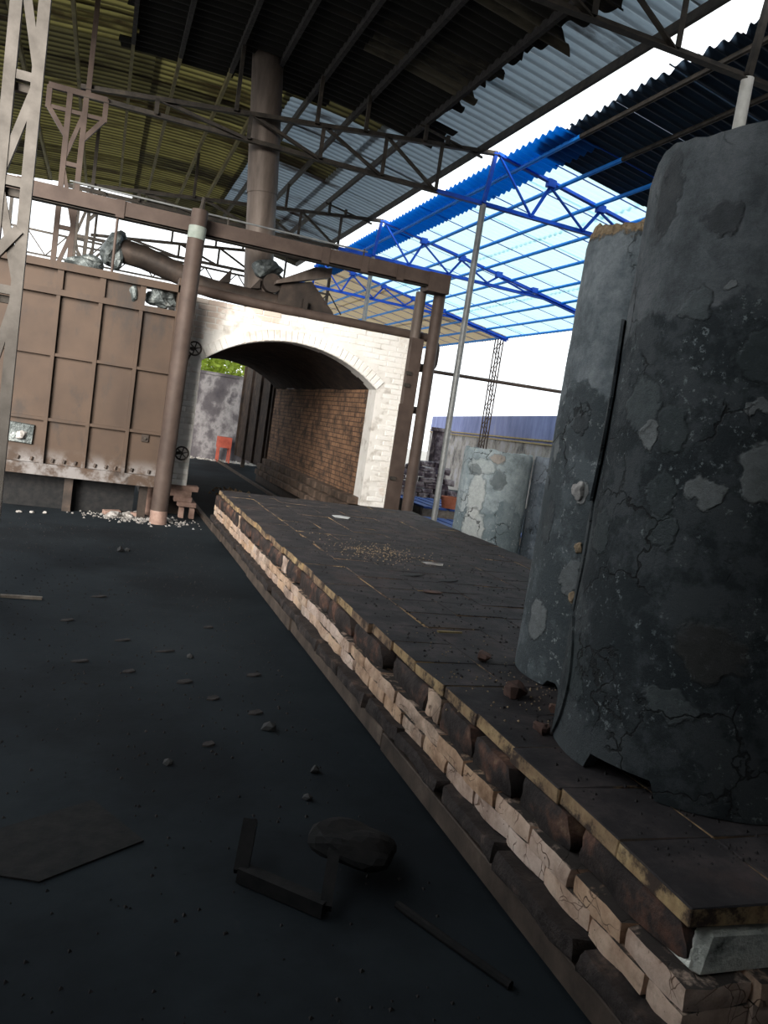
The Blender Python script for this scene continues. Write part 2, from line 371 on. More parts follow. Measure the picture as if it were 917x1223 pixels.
class MB:
    def __init__(self): self.v = []; self.f = []; self.smooth = False
    def add(self, vs, fs):
        b = len(self.v); self.v += [Vector(p) for p in vs]; self.f += [[b + i for i in q] for q in fs]; return self
    def box(self, x0, x1, y0, y1, z0, z1):
        return self.add([(x0,y0,z0),(x1,y0,z0),(x1,y1,z0),(x0,y1,z0),(x0,y0,z1),(x1,y0,z1),(x1,y1,z1),(x0,y1,z1)],
                        [(0,3,2,1),(4,5,6,7),(0,1,5,4),(1,2,6,5),(2,3,7,6),(3,0,4,7)])
    def bar(self, p, q, w, h=None, up=(0, 0, 1)):
        p, q = Vector(p), Vector(q); h = h or w
        d = (q - p).normalized(); u = Vector(up)
        if abs(d.dot(u)) > .98: u = Vector((0, 1, 0))
        s = d.cross(u).normalized() * w / 2; u = s.cross(d).normalized() * h / 2
        return self.add([p-s-u, p+s-u, p+s+u, p-s+u, q-s-u, q+s-u, q+s+u, q-s+u],
                        [(0,3,2,1),(4,5,6,7),(0,1,5,4),(1,2,6,5),(2,3,7,6),(3,0,4,7)])
    def angle(self, p, q, w, t=.01, up=(0, 0, 1)):      # an L-section bar
        p, q = Vector(p), Vector(q)
        d = (q - p).normalized(); u = Vector(up)
        if abs(d.dot(u)) > .98: u = Vector((0, 1, 0))
        s = d.cross(u).normalized(); u = s.cross(d).normalized()
        pr = [(-.5,-.5),(.5,-.5),(.5,-.5+t/w),(-.5+t/w,-.5+t/w),(-.5+t/w,.5),(-.5,.5)]
        vs = [e + s*a*w + u*b*w for e in (p, q) for a, b in pr]
        return self.add(vs, [(5,4,3,2,1,0),(6,7,8,9,10,11)] + [(i,(i+1)%6,(i+1)%6+6,i+6) for i in range(6)])
    def tube(self, pts, r, n=12, cap=True, radii=None):
        self.smooth = True
        pts = [Vector(p) for p in pts]; rings = []
        prev = None
        for i, p in enumerate(pts):
            d = (pts[min(i+1, len(pts)-1)] - pts[max(i-1, 0)]).normalized()
            if prev is None:
                a = d.cross(Vector((0, 0, 1)))
                if a.length < .05: a = d.cross(Vector((0, 1, 0)))
            else: a = prev - d * prev.dot(d)
            a.normalize(); prev = a; b = d.cross(a)
            rr = radii[i] if radii else r
            rings.append([p + (a*math.cos(2*PI*k/n) + b*math.sin(2*PI*k/n))*rr for k in range(n)])
        vs = [v for g in rings for v in g]; fs = []
        for i in range(len(pts)-1):
            for k in range(n):
                fs.append((i*n+k, i*n+(k+1)%n, (i+1)*n+(k+1)%n, (i+1)*n+k))
        if cap: fs += [tuple(range(n-1,-1,-1)), tuple(range((len(pts)-1)*n, len(pts)*n))]
        return self.add(vs, fs)
    def build(self, name, mat, parent=None, org=None, bevel=0, kind=None, label=None):
        if parent is not None: o0 = origin_of(parent)
        elif org is not None: o0 = Vector(org)
        else: o0 = Vector((0, 0, 0))
        me = bpy.data.meshes.new(name)
        me.from_pydata([tuple(v - o0) for v in self.v], [], self.f)
        bm = bmesh.new(); bm.from_mesh(me)
        bmesh.ops.recalc_face_normals(bm, faces=bm.faces)
        if bevel:
            bmesh.ops.bevel(bm, geom=bm.edges[:], offset=bevel, segments=1, affect='EDGES')
        bm.to_mesh(me); bm.free()
        if self.smooth:
            me.shade_smooth()
            try: me.set_sharp_from_angle(angle=math.radians(40))
            except Exception: pass
        me.materials.append(MT[mat])
        o = bpy.data.objects.new(name, me); COL.objects.link(o)
        if parent is not None: o.parent = parent
        else: o.location = o0
        return tag(o, label, None, None, kind)

def brick_mesh(name, sx, sy, sz, mat, bevel=.008, jit=.004, seed=0):
    """A worn brick centred on its origin."""
    r = random.Random(seed)
    bm = bmesh.new(); bmesh.ops.create_cube(bm, size=1)
    for v in bm.verts:
        v.co = Vector((v.co.x*sx, v.co.y*sy, v.co.z*sz)) + Vector([r.uniform(-jit, jit) for _ in range(3)])
    bmesh.ops.bevel(bm, geom=bm.edges[:], offset=bevel, segments=1, affect='EDGES')
    for v in bm.verts:
        v.co += Vector([r.uniform(-jit, jit)*.6 for _ in range(3)])
    me = bpy.data.meshes.new(name); bm.to_mesh(me); bm.free()
    me.materials.append(MT[mat])
    return me

def lumpy_block(name, sx, sy, sz, mat, amp, seed, cuts=3, rnd=.35):
    """A worn, rounded block with an uneven face, centred on its origin."""
    bm = bmesh.new(); bmesh.ops.create_cube(bm, size=1)
    bmesh.ops.subdivide_edges(bm, edges=bm.edges[:], cuts=cuts, use_grid_fill=True)
    off = Vector((seed*2.3, seed*.7, seed*1.9))
    for v in bm.verts:
        p = v.co * 2
        q = Vector((p.x, p.y * 1.0, p.z))
        rx, ry, rz = abs(q.x), abs(q.y), abs(q.z)
        k = (rx**6 + ry**6 + rz**6) ** (1/6)
        p = p.lerp(p / max(k, .001), rnd)
        v.co = Vector((p.x*sx/2, p.y*sy/2, p.z*sz/2))
        n3 = Vector((noise.noise(v.co*11 + off), noise.noise(v.co*11 + off + Vector((7, 0, 0))), noise.noise(v.co*11 + off + Vector((0, 7, 0)))))
        v.co += n3 * amp
    me = bpy.data.meshes.new(name); bm.to_mesh(me); bm.free()
    me.shade_smooth(); me.set_sharp_from_angle(angle=math.radians(50))
    me.materials.append(MT[mat])
    return me

def place(me, name, loc, parent, rot=(0, 0, 0), scale=(1, 1, 1)):
    o = bpy.data.objects.new(name, me); COL.objects.link(o)
    if parent is not None:
        o.parent = parent; loc = Vector(loc) - origin_of(parent)
    o.location = loc; o.rotation_euler = rot; o.scale = scale
    return o

def lump_mesh(name, r, mat, seed, sub=2, amp=.35, flat=1.0):
    bm = bmesh.new(); bmesh.ops.create_icosphere(bm, subdivisions=sub, radius=r)
    off = Vector((seed*3.7, seed*1.3, seed*2.1))
    for v in bm.verts:
        n_ = noise.noise(v.co/r*1.3 + off)
        v.co *= 1 + amp*n_*1.6
        v.co.z *= flat
    me = bpy.data.meshes.new(name); bm.to_mesh(me); bm.free(); me.materials.append(MT[mat])
    return me

# ------------------------------------------------------------------ setting: floor, walls
fl = MB().box(-9, 17, -3.5, 23.2, -.3, 0).build('floor', 'floor'); tag(fl, 'black soot covered shed floor', None, None, 'structure')
gr = MB().box(-80, 80, -60, 90, -.6, -.305).build('ground', 'ground'); tag(gr, 'pale concrete yard outside the shed', None, None, 'structure')

wb = empty('wall_back', (2.5, 23.4, 0), kind='structure', label='soot streaked rendered wall beyond the kiln')
MB().box(-3, 8.5, 23.2, 23.5, -.3, 2.42).build('render', 'backwall', wb)
MB().box(-3.05, 8.55, 23.15, 23.55, 2.42, 2.5).build('coping', 'backwall', wb)
for nm, bx in (('wall_left', (-3.0, -2.7, -3.5, 4.5, 0, 2.7)), ('wall_front', (-2.7, 12, -3.5, -3.2, 0, 5.9)), ('wall_shade_partition', (-1.25, -1.0, -3.2, .35, 0, 6.2)), ('wall_right', (11.7, 12.0, -3.2, 6.5, 0, 4.7))):  # unseen walls: partition added, left wall height set, to shade the near area
    tag(MB().box(*bx).build(nm, 'backwall'), 'unseen soot darkened shed wall shading the near area', None, None, 'structure')

# boundary wall with the blue band, seen beside the kiln
wr = empty('wall_boundary', (12, 24, 0), kind='structure', label='boundary wall with blue band and ochre ledges')
A, B = Vector((10.3, 14.5, 0)), Vector((15.8, 37.0, 0))
dv = (B - A).normalized(); nv = Vector((dv.y, -dv.x, 0))
def slab(z0, z1, o0, o1, name, mat):
    b = MB()
    b.add([A+nv*o0+Vector((0,0,z0)), A+nv*o1+Vector((0,0,z0)), B+nv*o1+Vector((0,0,z0)), B+nv*o0+Vector((0,0,z0)),
           A+nv*o0+Vector((0,0,z1)), A+nv*o1+Vector((0,0,z1)), B+nv*o1+Vector((0,0,z1)), B+nv*o0+Vector((0,0,z1))],
          [(0,3,2,1),(4,5,6,7),(0,1,5,4),(1,2,6,5),(2,3,7,6),(3,0,4,7)])
    return b.build(name, mat, wr)
slab(-.3, 2.62, 0, .25, 'render', 'bluewall')
for z in (1.82, 1.92): slab(z, z + .045, -.06, 0, 'ledge', 'ochre')

# ------------------------------------------------------------------ roof
PROF = [(-2.9, 6.27), (-2, 6.33), (0, 6.45), (1.5, 6.45), (3, 6.33), (4.4, 6.09), (4.97, 5.98)]
def zl(x):
    for (a, za), (b, zb) in zip(PROF, PROF[1:]):
        if x <= b: return za + (zb - za) * (x - a) / (b - a)
    return PROF[-1][1] + (x - 4.97) * -.2
def zr(x): return 5.95 - .17 * (x - 5.2)
def corr(x0, x1, y0, y1, zf, dz=0, pitch=.18, amp=.027, nx=3, per=10, rag0=0, rag1=0, seed=0):
    """A corrugated sheet: waves run along Y, flutes along X; ragged ends if asked."""
    r = random.Random(seed); b = MB(); b.smooth = True
    n = max(2, int((y1 - y0) / pitch * per)); vs = []
    for j in range(n + 1):
        y = y0 + (y1 - y0) * j / n
        a0 = x0 + rag0 * noise.noise(Vector((y * 2.3, seed, 0))); a1 = x1 + rag1 * noise.noise(Vector((y * 2.6, seed + 9.1, 0)))
        for i in range(nx + 1):
            x = a0 + (a1 - a0) * i / nx
            vs.append((x, y, zf(x) + dz + amp * math.sin(2*PI*y/pitch)))
    fs = [(j*(nx+1)+i, j*(nx+1)+i+1, (j+1)*(nx+1)+i+1, (j+1)*(nx+1)+i) for j in range(n) for i in range(nx)]
    return b.add(vs, fs)

cl = empty('ceiling_left', (0, 10, 6), kind='structure', label='arched corrugated roof over the kiln')
bands = [(-2.7, -1.6), (-1.7, .35), (.25, 2.25), (2.15, 3.75), (3.65, 4.97)]
for bi, (x0, x1) in enumerate(bands):
    y = -3.4
    k = 0
    while y < (20.9 if bi < 2 else 23.0):
        w = 1.04
        if bi >= 4: mt = 'rustsheet'
        elif bi == 3: mt = rng.choice(['rustsheet', 'greendark', 'greendark'])
        elif y < 10.5: mt = 'greendark'
        else: mt = rng.choice(['greensheet', 'greensheet', 'greensheet', 'greendark'])
        if y > 20.6 and bi >= 2: mt = 'sootgold'
        corr(x0, x1, y, y + w, zl, .012 * (bi % 2) + .006 * (k % 2), seed=bi * 40 + k).build('sheet', mt, cl)
        y += 1.0; k += 1
# a pale replaced strip among the green sheets
# sooty patch sheets fixed under the first layer
sx = [(-.1, 1.35), (1.25, 2.75), (2.65, 4.2)]
for bi, (x0, x1) in enumerate(sx):
    y = 1.2; k = 0
    yend = (12.55, 12.3, 12.0)[bi]
    while y < yend:
        w = min(1.06, yend - y + .05)
        rough_edge = bi == 2
        x1b = x1 + (U(-.25, .25) if rough_edge else 0)
        x0b = x0 + (U(-.12, .08) if bi == 0 else 0)
        mt = 'sootsheet' if not (rough_edge and y < 9.5 and k % 2 == 0) else 'sootgold'
        corr(x0b, x1b, y, y + w, zl, -.045 + .008 * (k % 2), rag0=.15 if bi == 0 else 0, rag1=.35 if rough_edge else 0, seed=500 + bi * 30 + k).build('sheet', mt, cl)
        y += 1.0; k += 1
for x in (-2.6, -1.6, -.82, -.07, .57, 1.28, 1.85, 2.45, 3.15, 4.0, 4.9):
    z = zl(x) - .03
    ys = 12.2 if -.2 < x < 4.2 else 0
    if ys: MB().box(x - .028, x + .028, -3.4, ys, z - .11, z).build('purlin', 'soot', cl)
    MB().box(x - .024, x + .024, ys or -3.4, 21.0 if x < .2 else 23.1, z - .10, z).build('purlin', 'greenpurlin' if x < 2.2 else 'darksteel', cl)

crf = empty('ceiling_right', (8, 12, 5.4), kind='structure', label='lean-to corrugated roof with clear blue tinted bays')
for bi, (x0, x1) in enumerate([(5.42, 7.45), (7.4, 9.45), (9.4, 11.4)]):
    y = -3.4; k = 0
    while y < 30:
        mt = 'navysheet' if y < 9.75 else ('clearsheet' if y < 21.5 else 'beigesheet')
        z = .006 * (k % 2) + .012 * (bi % 2)
        w = 1.02
        if y < 9.75 and y + w > 10.1: w = 1.0
        corr(x0, x1, y, y + w, zr, z, seed=900 + bi * 50 + k, rag0=.12 if bi == 0 else 0, nx=2).build('sheet', mt, crf)
        y += 1.0; k += 1
for k in range(13):       # deep blue ridge flashing over the clear bays
    y = 9.65 + k
    corr(5.30, 5.95, y, y + 1.02, zr, -.03, seed=1200 + k, nx=2).build('flashing', 'bluesheet', crf)
x = 5.6
while x < 11.4:
    for (a, b_, mt) in ((-3.4, 9.6, 'darksteel'), (9.6, 30, 'bluepurlin')):
        MB().tube([(x, a, zr(x) - .06), (x, b_, zr(x) - .06)], .034, 8).build('purlin', mt, crf)
    x += .70
for k in range(20):       # sheet laps in the clear bays
    y = 9.7 + k * 1.0
    b = MB().bar((5.9, y, zr(5.9) - .022), (11.35, y, zr(11.35) - .022), .022, .01)
    b.build('lap_seam', 'bluetruss', crf)

# trusses, poles and lattice columns
TY = [6.0, 11.2, 16.35, 21.5]
TLAB = ['above the tall grey tubes', 'passing in front of the round flue above the kiln', 'behind the round flue', 'at the far end of the shed']
def zt(x): return 5.93 - .115 * (5.2 - x) if x <= 5.2 else zr(x) - .11
for ti, y in enumerate(TY):
    t = empty('roof_truss', (5.2, y, 5.17), 'welded steel roof truss ' + TLAB[ti], 'truss', 'roof trusses')
    zb = 5.17
    ml, mr = 'darksteel', 'darksteel' if ti == 0 else 'bluetruss'
    W = .078
    MB().angle((-.62, y, zt(-.62)), (5.2, y, zt(5.2)), W).build('top_chord', ml, t)
    MB().angle((-.62, y, zb), (4.3, y, zb), W).build('bottom_chord', ml, t)
    MB().angle((4.3, y, zb), (5.07, y, zb), W).build('bottom_chord', mr if ti else ml, t)
    xs = [.3, 1.5, 2.5, 3.42, 4.27]
    for i, xx in enumerate(xs):
        MB().angle((xx, y, zb), (xx, y, zt(xx)), .056).build('web_member', ml, t)
        if i: MB().angle((xs[i-1], y, zt(xs[i-1])), (xx, y, zb), .056).build('web_member', ml, t)
    for xx in (4.35, 4.0, 3.1, 2.4, 1.3): MB().bar((xx, y, zt(xx)), (xx, y, zl(xx) - .14), .05).build('stub', ml, t)
    MB().angle((3.9, y + .02, zl(3.9) - .17), (4.95, y + .02, zl(4.95) - .17), .04).build('rafter_stay', ml, t)
    # right of the ridge gap
    MB().angle((5.2, y, zt(5.2)), (11.25, y, zt(11.25)), W).build('top_chord', mr, t)
    MB().angle((5.07, y, zb), (9.3, y, zb - .05), W).build('bottom_chord', mr, t)
    MB().angle((9.3, y, zb - .05), (11.2, y, zt(11.25) - .05), W).build('bottom_chord', mr, t)
    MB().bar((5.07, y, zb), (5.15, y, zt(5.15)), .055).build('king_post', mr if ti else ml, t)
    xr = [5.2, 6.15, 7.1, 8.05, 9.0]
    for i in range(1, len(xr)):
        bx = xr[i] - .25
        MB().angle((xr[i-1], y, zt(xr[i-1])), (bx, y, zb), .042).build('web_member', mr, t)
        MB().angle((bx, y, zb), (xr[i], y, zt(xr[i])), .042).build('web_member', mr, t)
        MB().box(xr[i] - .07, xr[i] + .07, y - .05, y + .05, zt(xr[i]) - .02, zt(xr[i]) + .10).build('cleat', mr, t)
    p = empty('support_pole', (5.07, y, 0), ['white topped steel pole rising behind the nearest tall grey tube', 'bare galvanised pole standing right of the kiln posts',
              'thin pole standing behind the kiln under the clear roof', 'farthest thin pole under the clear roof'][ti], 'pole', 'roof support poles')
    MB().tube([(5.07, y, .012), (5.07, y, 4.55 if ti == 0 else zb - .02)], .048, 12).build('pipe', 'galv', p)
    if ti == 0: MB().tube([(5.07, y, 4.5), (5.07, y, zb - .02)], .055, 12).build('painted_sleeve', 'whitepaint', p)
    MB().box(4.99, 5.15, y - .08, y + .08, 0, .012).build('foot_plate', 'galv', p)

    c = empty('lattice_column', (-.63, y, 0), ['near grey lattice column standing in front of the brown door', 'lattice column with forked head rising just behind the brown door',
              'lattice column standing midway behind the kiln door', 'far lattice column with forked head against the bright sky'][ti], 'column', 'lattice columns along the kiln')
    xa, xb = (-.76, -.595) if ti == 0 else (-.73, -.54)
    cm = 'colsteel' if ti == 0 else 'brownsteel' if ti == 1 else 'darksteel'
    W = .072 if ti == 0 else .065
    ztop = 5.17
    for xx in (xa, xb): MB().bar((xx, y, 0), (xx, y, ztop), W).build('leg', cm, c)
    zs = [.45, 1.3, 2.15, 2.85, 3.52, 4.3]
    for i, z in enumerate(zs):
        MB().bar((xa, y, z), (xb, y, z), W * .8).build('rung', cm, c)
        if ti == 0: MB().bar((xa, y + .05, z - .06), (xb, y + .05, z - .06), W * .7).build('rung', 'darksteel', c)
        z2 = zs[i+1] if i + 1 < len(zs) else 5.0
        e = ((xa, xb) if i % 2 else (xb, xa))
        MB().bar((e[0], y, z + .03), (e[1], y, z2 - .03), W * .75).build('brace', cm, c)
    if ti == 0: MB().bar((xb - .02, y - .02, 2.55), (xb - .75, y - .02, 1.5), .065).build('raking_strut', cm, c)
    for s, xx in ((-1, xa), (1, xb)):
        xo = -.635 + s * .33
        MB().bar((xx, y, 4.62), (xo, y, 4.93), W*.9, W*.86).build('fork_arm', cm, c)
        MB().bar((xo, y, 4.90), (xo, y, ztop), W*.94, W*.95).build('fork_arm', cm, c)
    MB().bar((-.98, y, ztop), (-.29, y, ztop), W*1.06, W*1.05).build('head_plate', cm, c)
    MB().bar((-.98, y, 4.93), (-.29, y, 4.93), W * .7).build('head_plate', cm, c)
    MB().bar((-.525, y, ztop), (-.525, y, zl(-.525) - .02), .06).build('roof_post', cm, c)
# eave lattice post on the right
ep = empty('eave_lattice_post', (11.15, 21.9, 0), 'slender rusty lattice post under the far eave beside the blue wall', 'post')
for dx in (-.09, .09):
    for dy in (-.09, .09): MB().bar((11.15 + dx, 21.9 + dy, 0), (11.15 + dx, 21.9 + dy, 4.82), .03).build('leg', 'brownsteel', ep)
for i in range(16):
    z = .2 + i * .285; s = 1 if i % 2 else -1
    MB().bar((11.15 - .09*s, 21.8, z), (11.15 + .09*s, 21.8, z + .285), .02).build('lacing', 'brownsteel', ep)
    MB().bar((11.15 - .09*s, 21.99, z), (11.15 + .09*s, 21.99, z + .285), .02).build('lacing', 'brownsteel', ep)
pp = empty('overhead_pipe', (4.9, 14, 0), 'thin brown pipe running level from the kiln towards the boundary wall', 'pipe')
MB().tube([(4.25, 14.0, 2.79), (11.2, 14.0, 2.93)], .035, 10).build('run', 'brownsteel', pp)
MB().bar((11.1, 14.0, 0), (11.1, 14.0, 2.9), .08).build('prop', 'brownsteel', pp)

# far shed frame seen between roof and kiln top
ft = empty('far_frame_truss', (1, 23.0, 5.1), 'thin dark truss crossing the bright gap above the kiln duct', 'truss')
MB().bar((-3, 23.0, 5.35), (6, 23.0, 5.25), .05).build('top_chord', 'darksteel', ft)
MB().bar((-3, 23.0, 4.75), (6, 23.0, 4.75), .045).build('bottom_chord', 'darksteel', ft)
for i in range(10):
    xx = -2.6 + i * .9
    MB().bar((xx, 23.0, 4.75), (xx + .45, 23.0, 5.3), .03).build('web_member', 'darksteel', ft)
    MB().bar((xx + .45, 23.0, 5.3), (xx + .9, 23.0, 4.75), .03).build('web_member', 'darksteel', ft)
for xx in (-2.6, 2.2, 5.9): MB().bar((xx, 23.0, 0), (xx, 23.0, 6.2), .08).build('post', 'darksteel', ft)

# ------------------------------------------------------------------ kiln
KX, KH, SPR, CR, FY = 2.47, 1.25, 2.15, 2.60, 10.9
RA = (KH**2 + (CR - SPR)**2) / (2 * (CR - SPR)); ZC = CR - RA
a0 = math.asin(KH / RA)
kiln = empty('kiln', (KX, 14.4, 0), 'long tunnel kiln with whitewashed brick front and charred arched chamber', 'kiln')
arch = [(KX + RA*math.sin(-a0 + 2*a0*i/20), ZC + RA*math.cos(-a0 + 2*a0*i/20)) for i in range(21)]
def wall_with_arch(x0, x1, z0, z1, y0, y1):
    inner = [(KX - KH, z0), (KX - KH, (z0 + SPR)/2)] + arch + [(KX + KH, (z0 + SPR)/2), (KX + KH, z0)]
    outer = [(x0, z0), (x0, (z0 + SPR)/2)]
    for i, (xx, zz) in enumerate(arch):
        s = i / 20
        if i == 0: outer.append((x0, SPR))
        elif i == 20: outer.append((x1, SPR))
        else: outer.append((x0 + (x1 - x0) * min(1, max(0, (s - .1) / .8)), z1))
    outer += [(x1, (z0 + SPR)/2), (x1, z0)]
    n = len(inner); b = MB()
    vs = [(p[0], y, p[1]) for y in (y0, y1) for ring in (outer, inner) for p in ring]
    fs = []
    for i in range(n - 1):
        fs.append((i, i+1, n+i+1, n+i)); fs.append((2*n+i, 3*n+i, 3*n+i+1, 2*n+i+1))
        fs.append((i, 2*n+i, 2*n+i+1, i+1)); fs.append((n+i, n+i+1, 3*n+i+1, 3*n+i))
    for i in (0, n-1): fs.append((i, n+i, 3*n+i, 2*n+i))
    return b.add(vs, fs)
wall_with_arch(.72, 4.18, .45, 2.95, FY + .006, FY + .36).build('front_wall', 'mortar', kiln)
bm_ = [brick_mesh('kiln_brick', .238, .10, .068, 'limebrick', .007, .004, s) for s in range(4)]
bh = [brick_mesh('kiln_half_brick', .115, .10, .068, 'limebrick', .007, .004, 10 + s) for s in range(2)]
row = 0; z = .45 + .038
while z < 2.93:
    x = .72 + (.125 if row % 2 else 0)
    if row % 2: pass
    while x < 4.10:
        half = x + .24 > 4.19
        w = .115 if half else .238
        xc = x + w/2
        ok = True
        for qx in (xc - w/2, xc + w/2):
            for qz in (z - .034, z + .034):
                if KX - KH - .005 < qx < KX + KH + .005 and qz < SPR: ok = False
                if qz >= SPR - .02 and math.hypot(qx - KX, qz - ZC) < RA + .165 and abs(qx - KX) < KH + .06: ok = False
        if ok and xc > .8:
            place(rng.choice(bh if half else bm_), 'brick', (xc, FY + .05 + U(-.006, .004), z), kiln, (U(-.01, .01), U(-.01, .01), U(-.012, .012)))
        x += w + .010
    z += .076; row += 1
vm = [brick_mesh('arch_brick', .072, .11, .15, 'limebrick', .006, .003, 30 + s) for s in range(3)]
nv_ = 34
for i in range(nv_):
    a = -a0 + 2*a0*(i + .5)/nv_
    place(rng.choice(vm), 'arch_brick', (KX + (RA + .08)*math.sin(a), FY + .045 + U(-.006, .004), ZC + (RA + .08)*math.cos(a)), kiln, (0, a, 0), (1.05, 1, 1))
# chamber: right and left lining walls, vault, steel jacket
KE = 17.9
MB().box(KX + KH, KX + KH + .43, FY + .36, KE, .35, SPR).build('side_lining', 'lining', kiln)
MB().box(KX - KH - .43, KX - KH, FY + .36, KE, .35, SPR).build('side_lining', 'lining', kiln)
b = MB(); b.smooth = True
ny = 40; vs_ = []
for j in range(ny + 1):
    yy = FY + .3 + (KE - FY - .3) * j / ny
    for i, (xx, zz) in enumerate(arch):
        d = .035 * noise.noise(Vector((xx*3, yy*3, 1.7))) if 0 < j else 0
        vs_.append((xx, yy, zz + d))
b.add(vs_, [(j*21+i, j*21+i+1, (j+1)*21+i+1, (j+1)*21+i) for j in range(ny) for i in range(20)])
vs_ = [(p[0], p[1], 2.93) for p in vs_]
b.add(vs_, [(j*21+i, (j+1)*21+i, (j+1)*21+i+1, j*21+i+1) for j in range(ny) for i in range(20)])
b.build('vault', 'vault', kiln)
MB().box(.70, .74, FY + .36, KE, .35, 2.95).build('steel_jacket', 'brownsteel', kiln)
MB().box(4.16, 4.20, FY + .36, KE, .35, 2.95).build('steel_jacket', 'brownsteel', kiln)
MB().box(.70, 4.20, FY + .36, KE, 2.935, 2.975).build('roof_plate', 'duct', kiln)
lb = [brick_mesh('ledge_brick', .30, .46, .12, 'kilnledge', .012, .008, 50 + s) for s in range(3)]
yy = FY + .1
while yy < 17.3:
    place(rng.choice(lb), 'ledge_brick', (KX + KH - .02, yy + .23, .50), kiln, (0, 0, U(-.02, .02)))
    place(rng.choice(lb), 'ledge_brick', (KX + KH - .11, yy + .33, .38), kiln, (0, 0, U(-.02, .02)))
    place(rng.choice(lb), 'ledge_brick', (KX + KH - .17, yy + .2, .26), kiln, (0, 0, U(-.02, .02)))
    yy += .47
MB().box(KX + KH - .2, 4.18, FY + .05, KE, .001, .20).build('base_beam', 'duct', kiln)
MB().box(.75, KX - KH - .02, FY + .36, KE, .001, .35).build('base_beam', 'duct', kiln)
# plinth under the left pier
pb = [brick_mesh('plinth_brick', .24, .16, .07, 'plinth', .008, .006, 60 + s) for s in range(3)]
for (xx, zz, n_) in ((1.07, .415, 2), (1.18, .34, 1), (1.20, .265, 1), (1.26, .19, 1)):
    for i in range(n_): place(rng.choice(pb), 'plinth_brick', (xx + i*.20, FY + .08, zz), kiln, (0, 0, U(-.05, .05)))
for xx in (1.20, 1.34): place(pb[0], 'plinth_brick', (xx, FY + .08, .075), kiln, (0, PI/2, 0), (.6, 1, .9))
MB().box(.68, .80, FY - .05, FY + .1, .001, .45).build('plinth_channel', 'plinth', kiln)
MB().box(.80, 1.30, FY - .02, FY + .12, .30, .38).build('plinth_channel', 'plinth', kiln)

# rear door leaf, swung open behind the chamber
rd = empty('rear_door', (3.8, 20.2, 0), 'dark rear kiln door leaf swung open beyond the chamber', 'door')
MB().box(3.72, 3.95, 18.15, 22.3, .28, 2.75).build('leaf', 'vault', rd)
for yy in (18.3, 19.5, 20.8, 22.1): MB().box(3.66, 3.72, yy, yy + .07, .28, 2.75).build('rib', 'vault', rd)
MB().box(3.80, 3.9, 18.6, 18.7, 0, .28).build('foot', 'duct', rd); MB().box(3.80, 3.9, 21.6, 21.7, 0, .28).build('foot', 'duct', rd)
tag(MB().box(1.50, 1.56, 9.9, 23, .0, .05).build('rail', 'carsteel', org=(1.53, 16, 0)), 'steel rail running into the kiln along its left side', 'rail', 'kiln rails')
tag(MB().box(3.28, 3.34, 9.9, 23, .0, .05).build('rail', 'carsteel', org=(3.31, 16, 0)), 'steel rail running into the kiln along its right side', 'rail', 'kiln rails')

# ------------------------------------------------------------------ kiln door
DY = 10.42
door = empty('steel_door', (-.4, DY + .15, .44), 'brown ribbed steel kiln door standing open left of the arch', 'door')
dx0, dx1 = -2.46, .80
MB().box(dx0, dx1, DY + .05, DY + .28, .46, 2.62).build('lining_slab', 'duct', door)
colx = [-2.46, -1.99, -1.52, -1.05, -.58, -.105, .365, .80]
rowz = [.58, 1.12, 1.90, 2.63]
for i in range(7):
    for j in range(3):
        MB().box(colx[i], colx[i+1], DY + .03, DY + .05, rowz[j], rowz[j+1]).build('panel', 'door', door)
    if i < 6: MB().box(colx[i] + .02, colx[i+1] - .02, DY + .03, DY + .05, 2.66, 2.90).build('panel', 'door', door)
for xx in colx[1:-1]: MB().box(xx - .022, xx + .022, DY - .035, DY + .03, .55, 2.68).build('stiffener', 'door', door)
for xx in colx[1:-1]: MB().box(xx - .035, xx + .035, DY - .02, DY + .05, 2.66, 2.93).build('stiffener', 'door', door)
for z in rowz[1:3]:
    MB().box(dx0, dx1, DY - .025, DY + .03, z - .018, z + .018).build('cross_rib', 'door', door)
MB().box(dx0, dx1, DY - .045, DY + .06, 2.60, 2.67).build('cross_rib', 'door', door)
MB().box(dx0, dx1, DY - .05, DY + .2, 2.90, 2.99).build('frame_rail', 'door', door)
MB().box(dx0, dx1, DY - .06, DY + .25, .44, .58).build('frame_rail', 'door', door)
MB().box(.775, .84, DY - .05, DY + .2, .50, 3.08).build('frame_stile', 'door', door)
MB().box(-2.5, -2.43, DY - .05, DY + .2, .50, 2.99).build('frame_stile', 'door', door)
# burner port with torn insulation, small bolted plate
b = MB(); b.add([(-.985, DY + .022, .80), (-.70, DY + .022, .79), (-.69, DY + .022, 1.03), (-.99, DY + .022, 1.045), (-.98, DY - .012, .81), (-.71, DY - .012, .80), (-.70, DY - .012, 1.02), (-.98, DY - .012, 1.035)],
                [(0,3,2,1),(4,5,6,7),(0,1,5,4),(1,2,6,5),(2,3,7,6),(3,0,4,7)])
port = b.build('burner_port', 'foil', door)
place(lump_mesh('port_plug', .06, 'ash', 3, 2, .4), 'port_plug', (-.83, DY - .02, .90), port)
pl = MB().box(.545, .63, DY + .0, DY + .03, 1.0, 1.09).build('bolt_plate', 'duct', door)
MB().tube([(.587, DY + .0, 1.045), (.587, DY - .03, 1.045)], .016, 8).build('bolt', 'darksteel', pl)
for (xx, z) in ((-.2, .60), (-.33, .60), (-.46, .60), (.03, .60), (.16, .60), (.27, .60), (.47, .60), (.68, .60), (-.7, .60), (-.85, .60)):
    MB().tube([(xx, DY + .02, z), (xx + .01, DY + .02, z + .045)], .018, 8).build('stud', 'duct', door)
